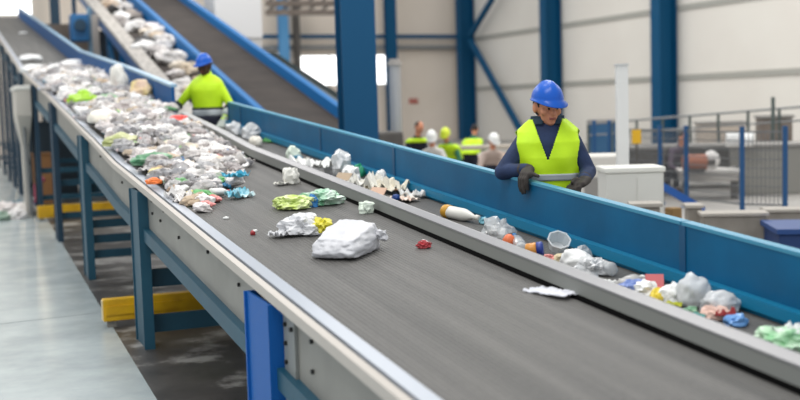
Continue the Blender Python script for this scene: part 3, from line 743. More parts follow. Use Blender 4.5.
def person(label, loc, rz, rings, head, yaw, pitch, arms, hipz, skin, jacket_m, trousers_m, hat_m, voxel=.008, glove_m=None, hands=None, group=None, feet=.12, legs=True, hipy=0):
    t = thing('person', label, 'person', loc, rz, group)
    M = Matrix.Translation(head) @ Matrix.Rotation(yaw, 4, 'Z') @ Matrix.Rotation(pitch, 4, 'X')
    ztop = rings[-1][0]
    neck0 = Vector((0, rings[-1][1], ztop - .05))
    # body, one continuous surface from head to feet
    bm = bmesh.new()
    torso(bm, rings, -.014, rings[0][0], ztop)
    head_into(bm, M); cap(bm, neck0, .056, M @ Vector((0, .01, -.05)), .052)
    for s, el, wr in arms:
        sh = Vector((s * (rings[-4][2] - .055), rings[-4][1], rings[-4][0]))
        cap(bm, sh, .05, el, .038); cap(bm, el, .038, wr, .027)
    for s in (-1, 1):
        hp = (s * .085, hipy, hipz); kn = (s * .095, hipy - .02, hipz * .53); an = (s * .10, hipy + .01, .09)
        cap(bm, hp, .075, kn, .052); cap(bm, kn, .052, an, .036); cap(bm, an, .036, (s * .105, hipy - .12, .04), .032)
    if hands:
        for h in hands: hand(bm, h['wrist'], h['base'], h['across'], [Vector(q) * .86 for q in h['dirs']], .8, h['thumb'][:2])
    else:
        for s, el, wr in arms:
            d = (Vector(wr) - Vector(el)).normalized(); k = Vector(wr) + d * .08; ac = d.cross(Vector((0, 0, 1))) if abs(d.z) < .9 else Vector((0, 1, 0))
            hand(bm, wr, k, ac, [d * .035 + Vector((0, -.006, -.008)), d * .018 + Vector((0, -.012, -.014)), d * .008 + Vector((0, -.01, -.012))],
                 thumb=[Vector(wr) + d * .03 + ac.normalized() * .03, Vector(wr) + d * .06 + ac.normalized() * .055, Vector(wr) + d * .085 + ac.normalized() * .05])
    me = remesh(bm, 'body', voxel); me.materials.append(skin); me.materials.append(EYE); me.materials.append(LIP)
    Mi = M.inverted()
    for p in me.polygons:
        c = Mi @ p.center
        if c.y < -.07:
            if min((c - Vector((s * .028, -.086, -.008))).length for s in (-1, 1)) < .009: p.material_index = 1
            elif abs(c.x) < .021 and -.073 < c.z < -.059: p.material_index = 2
            elif min((Vector((abs(c.x), c.z)) - Vector((.032, .012))).length for s in (1,)) < .004 or (abs(abs(c.x) - .030) < .016 and abs(c.z - .012) < .003): p.material_index = 1
    put('body', me, t)
    # hair below the hat
    bm = bmesh.new(); ell(bm, (0, .02, .012), (.075, .091, .098), M); hm = remesh(bm, 'hair', max(voxel, .008))
    bm = bmesh.new(); bm.from_mesh(hm)
    bmesh.ops.delete(bm, geom=[v for v in bm.verts if (Mi @ v.co).y < .0 - .03 * ((Mi @ v.co).z > -.01) or (Mi @ v.co).z < -.06], context='VERTS'); bm.to_mesh(hm); bm.free()
    hm.materials.append(HAIR); put('hair', hm, t)
    # clothes
    bm = bmesh.new(); torso(bm, rings, 0, rings[0][0], ztop - .005)
    for s, el, wr in arms:
        sh = Vector((s * (rings[-4][2] - .055), rings[-4][1], rings[-4][0] - .005)); d = (Vector(wr) - Vector(el)).normalized()
        cap(bm, sh, .068, el, .050); cap(bm, el, .050, Vector(wr) - d * .02, .040)
    cap(bm, neck0 + Vector((0, .005, .0)), .07, neck0 + Vector((0, -.005, .062)), .064)
    jm = remesh(bm, 'jacket', voxel); jm.materials.append(jacket_m); put('jacket', jm, t)
    bm = bmesh.new()
    cap(bm, (0, hipy, hipz + .06), .14, (0, hipy, hipz - .02), .13)
    for s in (-1, 1):
        cap(bm, (s * .085, hipy, hipz - .02), .098, (s * .095, hipy - .02, hipz * .53), .073); cap(bm, (s * .095, hipy - .02, hipz * .53), .073, (s * .1, hipy + .01, .11), .06)
    tm = remesh(bm, 'trousers', max(voxel, .01)); tm.materials.append(trousers_m); put('trousers', tm, t)
    for s in (-1, 1):
        bm = bmesh.new(); cap(bm, (s * .1, hipy + .01, .13), .05, (s * .1, hipy + .02, .05), .05); cap(bm, (s * .1, hipy + .02, .047), .046, (s * .107, hipy - .15, .042), .042)
        bo = remesh(bm, 'boot', max(voxel, .01)); bo.materials.append(BOOT); put('boot', bo, t)
    if hat_m: hat(t, M, hat_m)
    if glove_m:
        for (s, el, wr), h in zip(arms, hands or [None] * 2):
            bm = bmesh.new(); d = (Vector(wr) - Vector(el)).normalized()
            if h: hand(bm, h['wrist'], h['base'], h['across'], h['dirs'], 1.16, h.get('thumb'))
            else:
                k = Vector(wr) + d * .08; ac = d.cross(Vector((0, 0, 1)))
                hand(bm, wr, k, ac, [d * .035 + Vector((0, -.006, -.008)), d * .018 + Vector((0, -.012, -.014)), d * .008 + Vector((0, -.01, -.012))], 1.2,
                     thumb=[Vector(wr) + d * .03 + ac.normalized() * .03, Vector(wr) + d * .06 + ac.normalized() * .055, Vector(wr) + d * .085 + ac.normalized() * .05])
            cap(bm, Vector(wr) - d * .05, .042, wr, .034)
            gm = remesh(bm, 'glove', max(.005, voxel * .7), 2); gm.materials.append(glove_m); put('glove', gm, t)
    return t

# the worker leaning on the blue wall
az = math.atan2(ray(547, 100)[0], ray(547, 100)[1])
d = ray(547, 100) / F
base = Vector((d[0] * 6.5, d[1] * 6.5, 0))
RZ = -az
def to_local(w): return Matrix.Rotation(-RZ, 4, 'Z') @ (Vector(w) - base)
def zpx(py, D=6.5, px=547): return HC + (hor(px) - py) / F * D
ringsA = [(.86, .03, .160, .115), (1.0, .03, .160, .115), (1.12, .02, .163, .115), (1.25, .0, .17, .12), (1.38, -.012, .183, .125), (1.47, -.01, .19, .118), (1.53, 0, .172, .098), (1.575, .01, .125, .082), (1.61, .012, .08, .068)]
cw = Vector((XW + .012, 5.50, lz(5.50) + .24)); c = to_local(cw)
out = (Matrix.Rotation(-RZ, 3, 'Z') @ Vector((-1, 0, 0))); along = (Matrix.Rotation(-RZ, 3, 'Z') @ Vector((0, 1, 0)))
up = Vector((0, 0, 1))
w1 = c - out * .06 + along * .10 + up * .055 + Vector((-.01, .0, 0))
k1 = c + out * .022 + up * .034
h1 = dict(wrist=w1, base=k1, across=-along, dirs=[out * .024 - up * .026, -up * .046 + out * .002, -up * .034 - out * .008],
          thumb=[w1.lerp(k1, .3) - along * .03, w1.lerp(k1, .7) - along * .062, k1 - along * .085 - out * .03 - up * .006])
w2 = Vector((.20, -.20, 1.245)); k2 = Vector((.155, -.285, 1.222))
h2 = dict(wrist=w2, base=k2, across=Vector((.7, -.35, .2)), dirs=[Vector((-.02, -.025, -.02)), Vector((-.002, -.008, -.028)), Vector((.008, .006, -.055))],
          thumb=[w2 + Vector((-.03, -.03, .01)), w2 + Vector((-.055, -.06, .012)), w2 + Vector((-.065, -.09, .0))])
worker = person('worker in blue hard hat and lime vest over navy jacket, leaning on the blue wall', base, RZ, ringsA, (.0, -.035, 1.685), R(26), R(8),
                [(-1, Vector((-.27, -.10, 1.30)), w1), (1, Vector((.235, -.04, 1.29)), w2)], .9, SKIN, NAVY, DNAVY, HELMET, .0065, GLOVE, [h1, h2])
shell([(q[0], q[1], q[2], q[3]) for q in ringsA], .012, 1.575, 1.625, lambda x, y, z: not (y < 0 and abs(x) < .022), mat('collar cloth', '#16303f', .8), 'collar', worker, nz=8, seg=80)
def vest_keep(x, y, z):
    if y < 0 and z > 1.36 and abs(x - .0) < (z - 1.36) * .36: return False
    if (abs(y) / .085) ** 2 + ((z - 1.41) / .13) ** 2 < 1 and abs(x) > .14: return False
    return True
shell(ringsA, .016, .98, 1.603, vest_keep, HVB, 'vest', worker)
shell(ringsA, .0215, 1.245, 1.285, lambda x, y, z: True, BAND, 'reflective_band', worker, nz=4)
shell(ringsA, .0215, 1.06, 1.10, lambda x, y, z: True, BAND, 'reflective_band', worker, nz=4)

# the far worker at the upper belt
d = ray(208, 110) / F; base2 = Vector((d[0] * 13.25, d[1] * 13.25, .6)); az2 = math.atan2(d[0], d[1])
ringsB = [(.92, .0, .175, .13), (1.08, .0, .18, .135), (1.2, .0, .19, .14), (1.36, -.01, .205, .145), (1.42, -.01, .21, .13), (1.48, 0, .19, .11), (1.52, .01, .13, .09), (1.55, .012, .085, .07)]
ARMS2 = [(-1, Vector((-.335, -.06, 1.21)), Vector((-.40, -.22, 1.10))), (1, Vector((.29, .02, 1.17)), Vector((.26, -.16, .98)))]
far = person('far worker in blue hard hat and yellow jacket standing at the upper belt', base2, -az2 - R(24), ringsB, (0, -.045, 1.655), R(-12), R(10),
             ARMS2, .9, DSKIN, HVB, DNAVY, HELMET, .012, WGLOVE)
shell(ringsB, .012, .9, 1.05, lambda x, y, z: True, DNAVY, 'jacket_hem', far, nz=5)
shell(ringsB, .014, 1.05, 1.12, lambda x, y, z: True, BAND, 'reflective_band', far, nz=4)
shell(ringsB, .014, 1.12, 1.15, lambda x, y, z: True, DNAVY, 'dark_band', far, nz=3)
for s, el, wr in ARMS2:
    b = MB(); d = (wr - el); b.tube(el + d * .15, el + d * .38, .062, .060); b.build('dark_cuff', DNAVY, far, True, local=True)
    b = MB(); b.tube(el + d * .38, el + d * .7, .061, .056); b.build('sleeve_band', BAND, far, True, local=True)

# distant workers bent over the bench
def bent(label, px, pyh, D, rz, jm, hm, vest=None, vm=None):
    zh = atd(px, pyh, D).z - .06
    d = ray(px, 110) / F; loc = Vector((d[0] * D, d[1] * D, 0)); a = math.atan2(d[0], d[1])
    k = (zh - .13) / 1.42
    rg = [(.86 * k + .04, .0, .17, .13), (1.0 * k + .03, -.05, .175, .13), (1.13 * k + .02, -.13, .185, .13), (1.22 * k + .02, -.18, .19, .12), (1.27 * k + .02, -.21, .17, .1), (1.31 * k + .02, -.23, .12, .08), (1.34 * k + .02, -.24, .08, .065)]
    sz = rg[-4][0]
    p = person(label, loc, -a + rz, rg, (0, -.32, zh), R(10), R(28), [(-1, Vector((-.26, -.25, sz - .25)), Vector((-.18, -.42, sz - .33))), (1, Vector((.26, -.25, sz - .25)), Vector((.18, -.42, sz - .33)))],
               .84 * k, SKIN, jm, DNAVY, hm, .02)
    if vm: shell(rg, .03, rg[0][0], rg[-2][0], vest or (lambda x, y, z: True), vm, 'vest', p, nz=14, seg=36)
    return p
WC = mat('white overall', '#cfccc6', .8); GC = mat('green jacket', '#2d6a4c', .8); PC = mat('pinkish grey shirt', '#b7a59b', .8)
bent('worker in dark clothes behind the mesh fence, right of the yellow sign', 671, 134, 19.2, R(40), mat('dim purple jacket', '#57495a', .8), None)
bent('distant worker in dark jacket with lime collar, next to the big column', 410, 124, 20, R(30), DNAVY, None, lambda x, y, z: z > 1.02, HVB)
bent('distant worker in white overall and white hard hat', 434, 134, 19.2, R(-10), WC, WHELMET)
bent('distant worker in green jacket and lime vest', 452, 131, 21, R(-25), GC, mat('lime hard hat', '#d3e23a', .4), lambda x, y, z: y < .05, HVB)
bent('distant worker in bright yellow vest standing behind the bench', 469, 127, 22.5, R(160), GC, None, None, HVB)
bent('distant worker in pinkish grey shirt and white hard hat', 488, 137, 19.5, R(15), PC, WHELMET)

# ------------------------------------------------------------------ litter
def crumple(name, seed, r=(1, 1, 1), amp=.35, freq=1.7, m=None, sub=3, flatz=-.55, smooth=False):
    bm = bmesh.new(); bmesh.ops.create_icosphere(bm, subdivisions=sub, radius=1)
    off = Vector((seed * 7.3, seed * 3.1, seed * 5.7))
    for v in bm.verts:
        p = v.co.normalized(); n = noise.noise(p * freq + off); n2 = 1 - abs(noise.noise(p * freq * 2.3 + off)) * 2.2; n3 = noise.noise(p * 6 + off)
        k = 1 + amp * (n * 1.2 + .45 * n2 + .3 * n3) - amp * .2
        q = p * k; q.z = max(q.z, flatz + .06 * n3)
        v.co = Vector((q.x * r[0], q.y * r[1], (q.z - flatz) * r[2]))
    me = bpy.data.meshes.new(name); bm.to_mesh(me); bm.free(); me.materials.append(m)
    for p in me.polygons: p.use_smooth = smooth
    return me
def sheet(name, seed, lx, ly, hgt, m, n=14, t=.004):
    bm = bmesh.new(); off = Vector((seed * 3.3, seed * 9.1, seed))
    vs = {}
    for i in range(n + 1):
        for j in range(n + 1):
            u, v = i / n - .5, j / n - .5
            e = 1 + .25 * noise.noise(Vector((u * 3, v * 3, 0)) + off)
            z = abs(noise.noise(Vector((u * 4, v * 4, 1)) + off)) * hgt * 1.6 + abs(noise.noise(Vector((u * 9, v * 9, 3)) + off)) * hgt * .7
            vs[i, j] = bm.verts.new((u * lx * e, v * ly * e, z + .003))
    for i in range(n):
        for j in range(n): bm.faces.new((vs[i, j], vs[i + 1, j], vs[i + 1, j + 1], vs[i, j + 1]))
    g = bmesh.ops.extrude_face_region(bm, geom=list(bm.faces))
    bmesh.ops.translate(bm, verts=[x for x in g['geom'] if isinstance(x, bmesh.types.BMVert)], vec=(0, 0, t))
    bmesh.ops.recalc_face_normals(bm, faces=bm.faces)
    me = bpy.data.meshes.new(name); bm.to_mesh(me); bm.free(); me.materials.append(m); return me
def bottle_meshes(L, r, body, capm, dent=0.0, seed=0):
    b = MB(); b.lathe([(r * .6, 0), (r * .95, .006), (r, .02), (r, L * .18), (r * .93, L * .2), (r, L * .22), (r, L * .55), (r * .92, L * .62), (r * .6, L * .76), (r * .36, L * .84), (r * .33, L * .92)], 18)
    for v in b.bm.verts:
        if dent: n = noise.noise(v.co * (2.2 / r) * .5 + Vector((seed, 0, 0))); v.co.x *= 1 + dent * n; v.co.y *= 1 - dent * abs(n)
    me = b.mesh('body', body, True)
    c = MB(); c.lathe([(r * .40, L * .915), (r * .42, L * .92), (r * .42, L * .985), (r * .38, L)], 16); return me, c.mesh('cap', capm, True)
def tub_mesh(r0, r1, h, m, seg=16, sq=False):
    b = MB(); t = .06 * r1
    seg = 8 if sq else seg
    b.lathe([(r0, 0), (r1, h * .92), (r1 * 1.08, h * .93), (r1 * 1.08, h), (r1 - t, h), (r0 - t, h * .08)], seg)
    return b.mesh('tub', m, not sq)
def can_mesh(m, r=.033, h=.12):
    b = MB(); b.lathe([(r * .8, 0), (r, .008), (r, h - .012), (r * .8, h), (r * .74, h), (r * .72, h - .004)], 18); return b.mesh('can', m, True)
def card_mesh(m, lx, ly, seed):
    b = MB(); b.box((-lx / 2, -ly / 2, 0), (lx / 2, ly / 2, .005))
    b.obox(Vector((lx / 2 + .02, 0, .03)), (.07, ly * .9, .004), Matrix.Rotation(R(-55), 3, 'Y')); return b.mesh('card', m)

PW = mat('white plastic film', '#d9d8d6', .35, rand=['#e6e4e2', '#cbc6c3', '#f0efed', '#d8d0cd', '#a8a29f', '#eae5e1'])
PG = mat('clear crumpled plastic', '#c9cbcc', .25, rand=['#b6b5b7', '#9a9a9e', '#c8c5c5', '#8e8c8e', '#bdb3b1'], trans=.3)
PGR = mat('green film', '#4e9a62', .4, rand=['#7ab83a', '#3f8f5c', '#9fc39a', '#5aa860', '#b9cf9a'])
PBL = mat('blue film', '#3f8fb8', .35, rand=['#2e86bc', '#66b6cf', '#2a5fa8', '#8cc7d8'])
PBE = mat('beige paper', '#c9b9a2', .7, rand=['#cdbfa9', '#b59f86', '#ddd2c2', '#a48a72'])
PRD = mat('red pink wrapper', '#c25a58', .4, rand=['#c9504c', '#d98a86', '#b3402e', '#dba9a4'])
PYL = mat('yellow film', '#d6c14a', .4, rand=['#d8c052', '#e6d79a', '#c9a93a'])
PBK = mat('black film', '#2a2a2c', .4, rand=['#242426', '#3a3838', '#4a4644'])
PCAN = mat('metal can', '#b5b5b8', .3, metal=.7, rand=['#b5b5b8', '#b06a5a', '#7d96b5'])
CAPM = mat('bottle cap', '#3a76b0', .4, rand=['#2f6fb0', '#d8d8d8', '#c94a3a', '#3f9a5a'])

LIT = []   # (name, category, label, count, meshes or tuple)
def v(fn, n): return [fn(i) for i in range(n)]
kinds = [
 ('crumpled_film', 'plastic film', 'crumpled white film lump in the litter heap on the wide belt', 185, v(lambda i: crumple('crumpled_film', i, (.085, .07, .06), .4, 1.6, PW), 6)),
 ('plastic_bag', 'bag', 'crumpled clear grey plastic bag in the litter heap on the wide belt', 150, v(lambda i: crumple('plastic_bag', 20 + i, (.10, .075, .06), .42, 1.9, PG), 5)),
 ('film_sheet', 'plastic film', 'flat torn piece of white film in the litter heap on the wide belt', 130, v(lambda i: sheet('film_sheet', 40 + i, .2, .14, .05, PW), 5)),
 ('green_film', 'plastic film', 'crumpled green film piece in the litter heap on the wide belt', 42, v(lambda i: crumple('green_film', 50 + i, (.08, .055, .04), .45, 2, PGR), 3)),
 ('blue_film', 'plastic film', 'small blue film piece in the litter heap on the wide belt', 26, v(lambda i: sheet('blue_film', 60 + i, .13, .08, .04, PBL), 3)),
 ('paper_scrap', 'paper', 'beige paper scrap in the litter heap on the wide belt', 75, v(lambda i: crumple('paper_scrap', 70 + i, (.08, .06, .04), .4, 1.5, PBE), 4)),
 ('wrapper', 'wrapper', 'small red or pink wrapper in the litter heap on the wide belt', 34, v(lambda i: crumple('wrapper', 80 + i, (.055, .04, .03), .4, 1.8, PRD), 3)),
 ('yellow_film', 'plastic film', 'small yellow film piece in the litter heap on the wide belt', 22, v(lambda i: crumple('yellow_film', 90 + i, (.06, .05, .035), .4, 1.8, PYL), 2)),
 ('black_film', 'plastic film', 'small black film scrap in the litter heap on the wide belt', 60, v(lambda i: crumple('black_film', 95 + i, (.05, .04, .03), .4, 1.8, PBK), 3)),
 ('drink_can', 'can', 'drink can lying in the litter heap on the wide belt', 12, [can_mesh(PCAN)]),
 ('plastic_tub', 'tub', 'open white plastic tub in the litter heap on the wide belt', 30, [tub_mesh(.04, .055, .07, PW), tub_mesh(.05, .07, .05, PG, sq=True)]),
]
bott = []
for i in range(4): bott.append(bottle_meshes(.22, .035, PG if i % 2 else PW, CAPM, .35, i))

def near_edge(u): return 6.5 + 1.9 * u + 1.1 * max(0, u - .6)
placed = []
def spot(big):
    """a point on the heap, thicker near its middle, with room between neighbours"""
    for _ in range(200):
        u = random.random(); y = 6.2 + (random.random() ** 1.25) * 15.3
        ne = near_edge(u)
        if y < ne + random.random() * .35: continue
        if y > 19.5 + 2 * u and random.random() < .75: continue
        x = XB + .03 + u * (XC - XB - (.09 if y > 12.4 else .17))
        s = .76 + max(0, y - 8.5) * .062
        r = (.05 if not big else .062) * s
        if all((x - a) ** 2 + (y - b) ** 2 > (r + c) ** 2 * .42 for a, b, c in placed):
            placed.append((x, y, r)); return x, y, s
    return None
def heap(x, y):
    u = (x - XB) / (XC - XB); e = min(1, max(0, (y - near_edge(u)) / 1.5)); f = min(1, max(0, (21 - y) / 3))
    return .07 * e * f * (.35 + .65 * math.sin(math.pi * min(1, max(0, u)) ** 1.0)) * (1 - .6 * max(0, u - .6) / .4) + .03 * e * f
order = []
for kd in kinds: order += [kd] * kd[3]
order += ['bottle'] * 60
random.shuffle(order)
GRP = 'litter heap on the wide belt'
cnt = {}
bproto = None
for kd in order:
    s = spot(True)
    if s is None: continue
    x, y, sc_ = s; z = hz(y) + heap(x, y) * random.uniform(.5, 1.0) + .002
    slope = (hz(y + .2) - hz(y - .2)) / .4
    if kd == 'bottle':
        if bproto is None:
            o = thing('plastic_bottle', 'empty plastic bottle in the litter heap on the wide belt', 'bottle', group=GRP)
            mb, mc = bott[0]; put('body', mb, o); put('cap', mc, o); bproto = o
        else:
            o = copy_tree(bproto); mb, mc = random.choice(bott)
            for ch in o.children: ch.data = mb if ch.name.startswith('body') else mc
        a = random.uniform(0, 6.28); o.location = (x, y, z + .04)
        o.rotation_euler = (R(90) + random.uniform(-.25, .15), 0, a); o.scale = (sc_,) * 3
        continue
    o = put(kd[0], random.choice(kd[4]), None, (x, y, z), (random.uniform(-.3, .3) + math.atan(slope), random.uniform(-.3, .3), random.uniform(0, 6.28)), sc_ * random.uniform(.8, 1.3))
    if kd[0] == 'drink_can': o.rotation_euler = (R(90), 0, random.uniform(0, 6.28)); o.location.z += .035 * sc_
    if kd[0] == 'plastic_tub': o.rotation_euler = (random.uniform(-1.2, 1.2), random.uniform(-1.2, 1.2), 0); o.location.z += .03
    tag(o, kd[2], kd[1], GRP)
# scraps too small to count under the heap
def scrap_bed():
    bm = bmesh.new(); nx, ny = 44, 560
    g = {}
    for j in range(ny + 1):
        y = 6.3 + 15.2 * j / ny
        for i in range(nx + 1):
            u = i / nx; x = XB + .02 + u * (XC - XB - .04)
            n = noise.noise(Vector((x * 14, y * 11, 0))); n2 = noise.noise(Vector((x * 31, y * 27, 5)))
            e = min(1, max(0, (y - near_edge(u) - .1) / .8)) * min(1, max(0, (20.2 + 1.5 * u - y) / 1.5))
            h = e * (.035 + heap(x, y) * .6 + .03 * n + .014 * n2) - .012
            g[i, j] = bm.verts.new((x, y, hz(y) + h))
    for j in range(ny):
        for i in range(nx):
            q = (g[i, j], g[i + 1, j], g[i + 1, j + 1], g[i, j + 1])
            c = sum((w.co for w in q), Vector()) / 4
            if c.z > hz(c.y) + .002: bm.faces.new(q)
    bmesh.ops.delete(bm, geom=[w for w in bm.verts if not w.link_faces], context='VERTS')
    M = bpy.data.materials.new('mixed plastic scraps'); M.use_nodes = True; N = M.node_tree.nodes; L = M.node_tree.links
    bs = N['Principled BSDF']; bs.inputs['Roughness'].default_value = .5
    tc = N.new('ShaderNodeTexCoord'); vo = N.new('ShaderNodeTexVoronoi'); vo.inputs['Scale'].default_value = 16; L.new(tc.outputs['Object'], vo.inputs['Vector'])
    sp = N.new('ShaderNodeSeparateColor'); L.new(vo.outputs['Color'], sp.inputs[0])
    r = N.new('ShaderNodeValToRGB'); r.color_ramp.interpolation = 'CONSTANT'; els = r.color_ramp.elements
    cols = ['#c9c4c2', '#e4e1de', '#a8a3a1', '#d8cfc9', '#8d8784', '#cbbfb6', '#57524f', '#efedea', '#b9a79e', '#7f9a82', '#d3ced0', '#9a9496']
    els[0].color = lin(cols[0]); els[1].position = 1 / 12; els[1].color = lin(cols[1])
    for i in range(2, 12): e = els.new(i / 12); e.color = lin(cols[i])
    L.new(sp.outputs[0], r.inputs[0]); L.new(r.outputs[0], bs.inputs['Base Color'])
    me = bpy.data.meshes.new('plastic_scraps'); bm.to_mesh(me); bm.free(); me.materials.append(M)
    o = bpy.data.objects.new('plastic_scraps', me); COL.objects.link(o)
    tag(o, 'bed of small mixed plastic scraps under the litter heap', 'scraps', kind='stuff')
scrap_bed()

# single pieces one can point to
def lay(px, py, me, name, label, cat, lane_=False, rot=(0, 0, 0), sc_=1, off=0.0, group=None):
    p = onlane(px, py, -.055 + off) if lane_ else onbelt(px, py, off)
    o = put(name, me, None, p, rot, sc_); return tag(o, label, cat, group)
def pxm(p): return (p - Vector(O)).dot(Vector(ROT[:, 2])) / F      # metres in one pixel at p

# large white tied bag
def big_bag():
    bm = bmesh.new(); bmesh.ops.create_cube(bm, size=2); bmesh.ops.subdivide_edges(bm, edges=bm.edges, cuts=15, use_grid_fill=True)
    for v_ in bm.verts:
        c = v_.co.copy(); s = c.normalized() * 1.3; q = c.lerp(s, .40)
        x, y, z = q
        z2 = max(0.0, (z + 1) / 2)
        x *= 1 - .14 * z2 ** 1.5; y *= 1 - .20 * z2 ** 1.4
        z = -1 + (z + 1) * (.74 + .26 * y) * (1 - .07 * x)
        P = Vector((x, y, z))
        n = noise.noise(P * 1.5 + Vector((3, 1, 8))) * .06 + (abs(noise.noise(P * 2.6 + Vector((1, 7, 2)))) - .2) * .17 + (abs(noise.noise(Vector((P.x * 2, P.y * 6, P.z * 7)))) - .2) * .06
        P += P.normalized() * n
        P.z = max(P.z, -.97)
        v_.co = Vector((P.x * .118, P.y * .195, (P.z + .97) * .082))
    me = bpy.data.meshes.new('bag_body'); bm.to_mesh(me); bm.free()
    for p in me.polygons: p.use_smooth = True
    return me
WB = mat('white bag plastic', '#c8c8cc', .42, bump=.35, bscale=26)
p = onbelt(347, 253)
bag = thing('white_bag', 'full white plastic bag, the largest piece on the bare belt', 'bag', p, R(-42))
me = big_bag(); me.materials.append(WB); put('bag_body', me, bag)
put('knot', crumple('knot', 3, (.035, .022, .03), .5, 2, WB), bag, (.12, .13, .06), (0, .6, .3))
# crumpled bag with yellow print next to it
p = onbelt(303, 234)
cb = thing('crumpled_bag', 'crumpled white bag with a yellow corner left of the full white bag', 'bag', p, R(8))
put('bag_body', crumple('bag_body', 123, (.125, .085, .07), .45, 1.8, mat('white crumpled bag', '#dcdcde', .35), sub=4), cb, (-.01, 0, 0), (0, .1, .1))
put('yellow_corner', crumple('yellow_corner', 11, (.045, .04, .045), .5, 2, mat('yellow print', '#d9cf3c', .4)), cb, (.085, -.07, .01), (0, 0, 0), 1.15)
put('trailing_flap', sheet('trailing_flap', 12, .12, .09, .03, mat('white crumpled bag', '#dcdcde', .35)), cb, (-.14, -.02, 0), (0, 0, .3))
LG = mat('lime film', '#b9cf5c', .35, var='#dfe8b4', vscale=14)
MG = mat('mint green film', '#6fae86', .3, var='#cfe0d2', vscale=12)
lay(294, 208, crumple('lime_bag', 31, (.125, .10, .052), .42, 1.7, LG, 4), 'lime_bag', 'lime yellow crumpled bag on the belt behind the crumpled white bag', 'bag')
lay(321, 204, crumple('mint_bag', 33, (.12, .11, .058), .42, 1.8, MG, 4), 'mint_bag', 'mint green crumpled film bag right beside the lime yellow bag', 'bag')
lay(313, 207, crumple('blue_scrap', 8, (.03, .025, .05), .4, 2, mat('plain blue film', '#2b78b8', .4)), 'blue_scrap', 'small blue scrap wedged between lime and mint bags', 'plastic film')
lay(240, 198, sheet('teal_film', 35, .2, .1, .05, mat('teal film', '#4fb3cc', .3, var='#d8ecee', vscale=14)), 'teal_film', 'teal and white film piece at the front edge of the heap', 'plastic film', rot=(0, 0, .6))
lay(237, 178, sheet('cyan_film', 36, .2, .08, .04, mat('cyan film', '#3da6c4', .3)), 'cyan_film', 'cyan film strip lying inside the front of the heap', 'plastic film', rot=(0, 0, .6), off=.08)
lay(226, 219, crumple('white_chip', 3, (.018, .013, .01), .2, 1.5, mat('plain white plastic', '#ececea', .4)), 'white_chip', 'tiny white chip alone on the belt near the left rail', 'scrap')
o = thing('red_stopper', 'tiny red and white bottle cap alone near the left rail', 'cap', onbelt(253, 235))
put('cap_body', crumple('cap_body', 9, (.014, .014, .018), .15, 1.5, mat('plain red', '#9c2a2e', .4)), o); put('white_rim', crumple('white_rim', 4, (.014, .01, .008), .2, 2, mat('plain white plastic', '#ececea', .4)), o, (.012, 0, .018))
o = thing('red_wrapper', 'crumpled red and white wrapper alone in the middle of the belt', 'wrapper', onbelt(424, 248), .2)
put('wrapper_body', crumple('wrapper_body', 17, (.036, .026, .024), .5, 2, mat('plain red film', '#b23a40', .3)), o); put('white_fold', crumple('white_fold', 18, (.02, .018, .016), .5, 2, mat('plain white plastic', '#ececea', .4)), o, (.008, .008, .016))
o = put('torn_bag', sheet('torn_bag', 51, .23, .12, .014, mat('thin white bag', '#dcdde4', .25, trans=.12)), None, onbelt(553, 294), (0, 0, R(-68))); tag(o, 'thin white torn bag lying against the divider rail at its foot', 'bag')
lay(367, 213, crumple('tissue', 19, (.05, .035, .045), .45, 1.8, mat('pale green white', '#d5e0d2', .5)), 'tissue', 'pale green white tissue lump against the divider rail behind the full bag', 'tissue')
lay(292, 184, crumple('white_cup', 22, (.06, .05, .075), .45, 1.5, mat('off white plastic', '#dedcd4', .4)), 'white_cup', 'crushed off white cup standing by the divider rail', 'cup')
lay(283, 185, sheet('cup_film', 24, .14, .07, .02, mat('off white plastic', '#dedcd4', .4)), 'cup_film', 'off white film flap in front of the crushed cup', 'plastic film', rot=(0, 0, .5))
# pieces that stand out of the heap
lay(83, 104, crumple('lime_lump', 71, (.17, .12, .1), .3, 1.6, mat('bright lime', '#9fce28', .4)), 'lime_lump', 'bright lime green lump far up the heap near its left edge', 'bag', off=.08)
lay(99, 123, crumple('cream_tub', 72, (.12, .10, .09), .15, 1.1, mat('cream plastic', '#efe9dc', .4), smooth=True), 'cream_tub', 'rounded cream white container on the left side of the heap', 'tub', off=.08)
lay(178, 123, crumple('red_lump', 73, (.11, .07, .05), .3, 1.6, mat('bright red', '#e8483e', .4)), 'red_lump', 'bright red piece beside the far worker glove', 'scrap', off=.1)
lay(154, 184, crumple('orange_scrap', 74, (.055, .045, .03), .3, 1.6, mat('bright orange', '#ec7a34', .4)), 'orange_scrap', 'bright orange scrap at the left edge of the heap', 'scrap', off=.05)
lay(119, 92, crumple('white_jug', 75, (.12, .11, .26), .25, 1.3, mat('off white plastic', '#dedcd4', .4)), 'white_jug', 'upright off white crushed jug at the blue side wall', 'jug', off=.05)
lay(142, 101, crumple('pink_bag', 76, (.15, .12, .17), .35, 1.6, mat('pink beige', '#d9bda8', .4, var='#e3cf8a', vscale=6)), 'pink_bag', 'pink and yellow crumpled bag at the blue side wall', 'bag', off=.05)
lay(152, 165, crumple('dark_green_bag', 77, (.16, .08, .06), .4, 1.8, mat('dark green film', '#3c7d55', .35, var='#9fc7a5', vscale=9)), 'dark_green_bag', 'dark green crumpled bag in the left front of the heap', 'bag', off=.06)
lay(120, 146, crumple('olive_bag', 78, (.14, .09, .07), .4, 1.8, mat('olive film', '#a9b06a', .4, var='#d9d8b4', vscale=9)), 'olive_bag', 'olive green crumpled bag near the left rail of the heap', 'bag', off=.05)
lay(170, 112, sheet('green_strip', 79, .45, .07, .05, mat('green strip', '#3f8f5a', .4)), 'green_strip', 'long green strip lying behind the red piece', 'strip', rot=(0, 0, 1.2), off=.12)
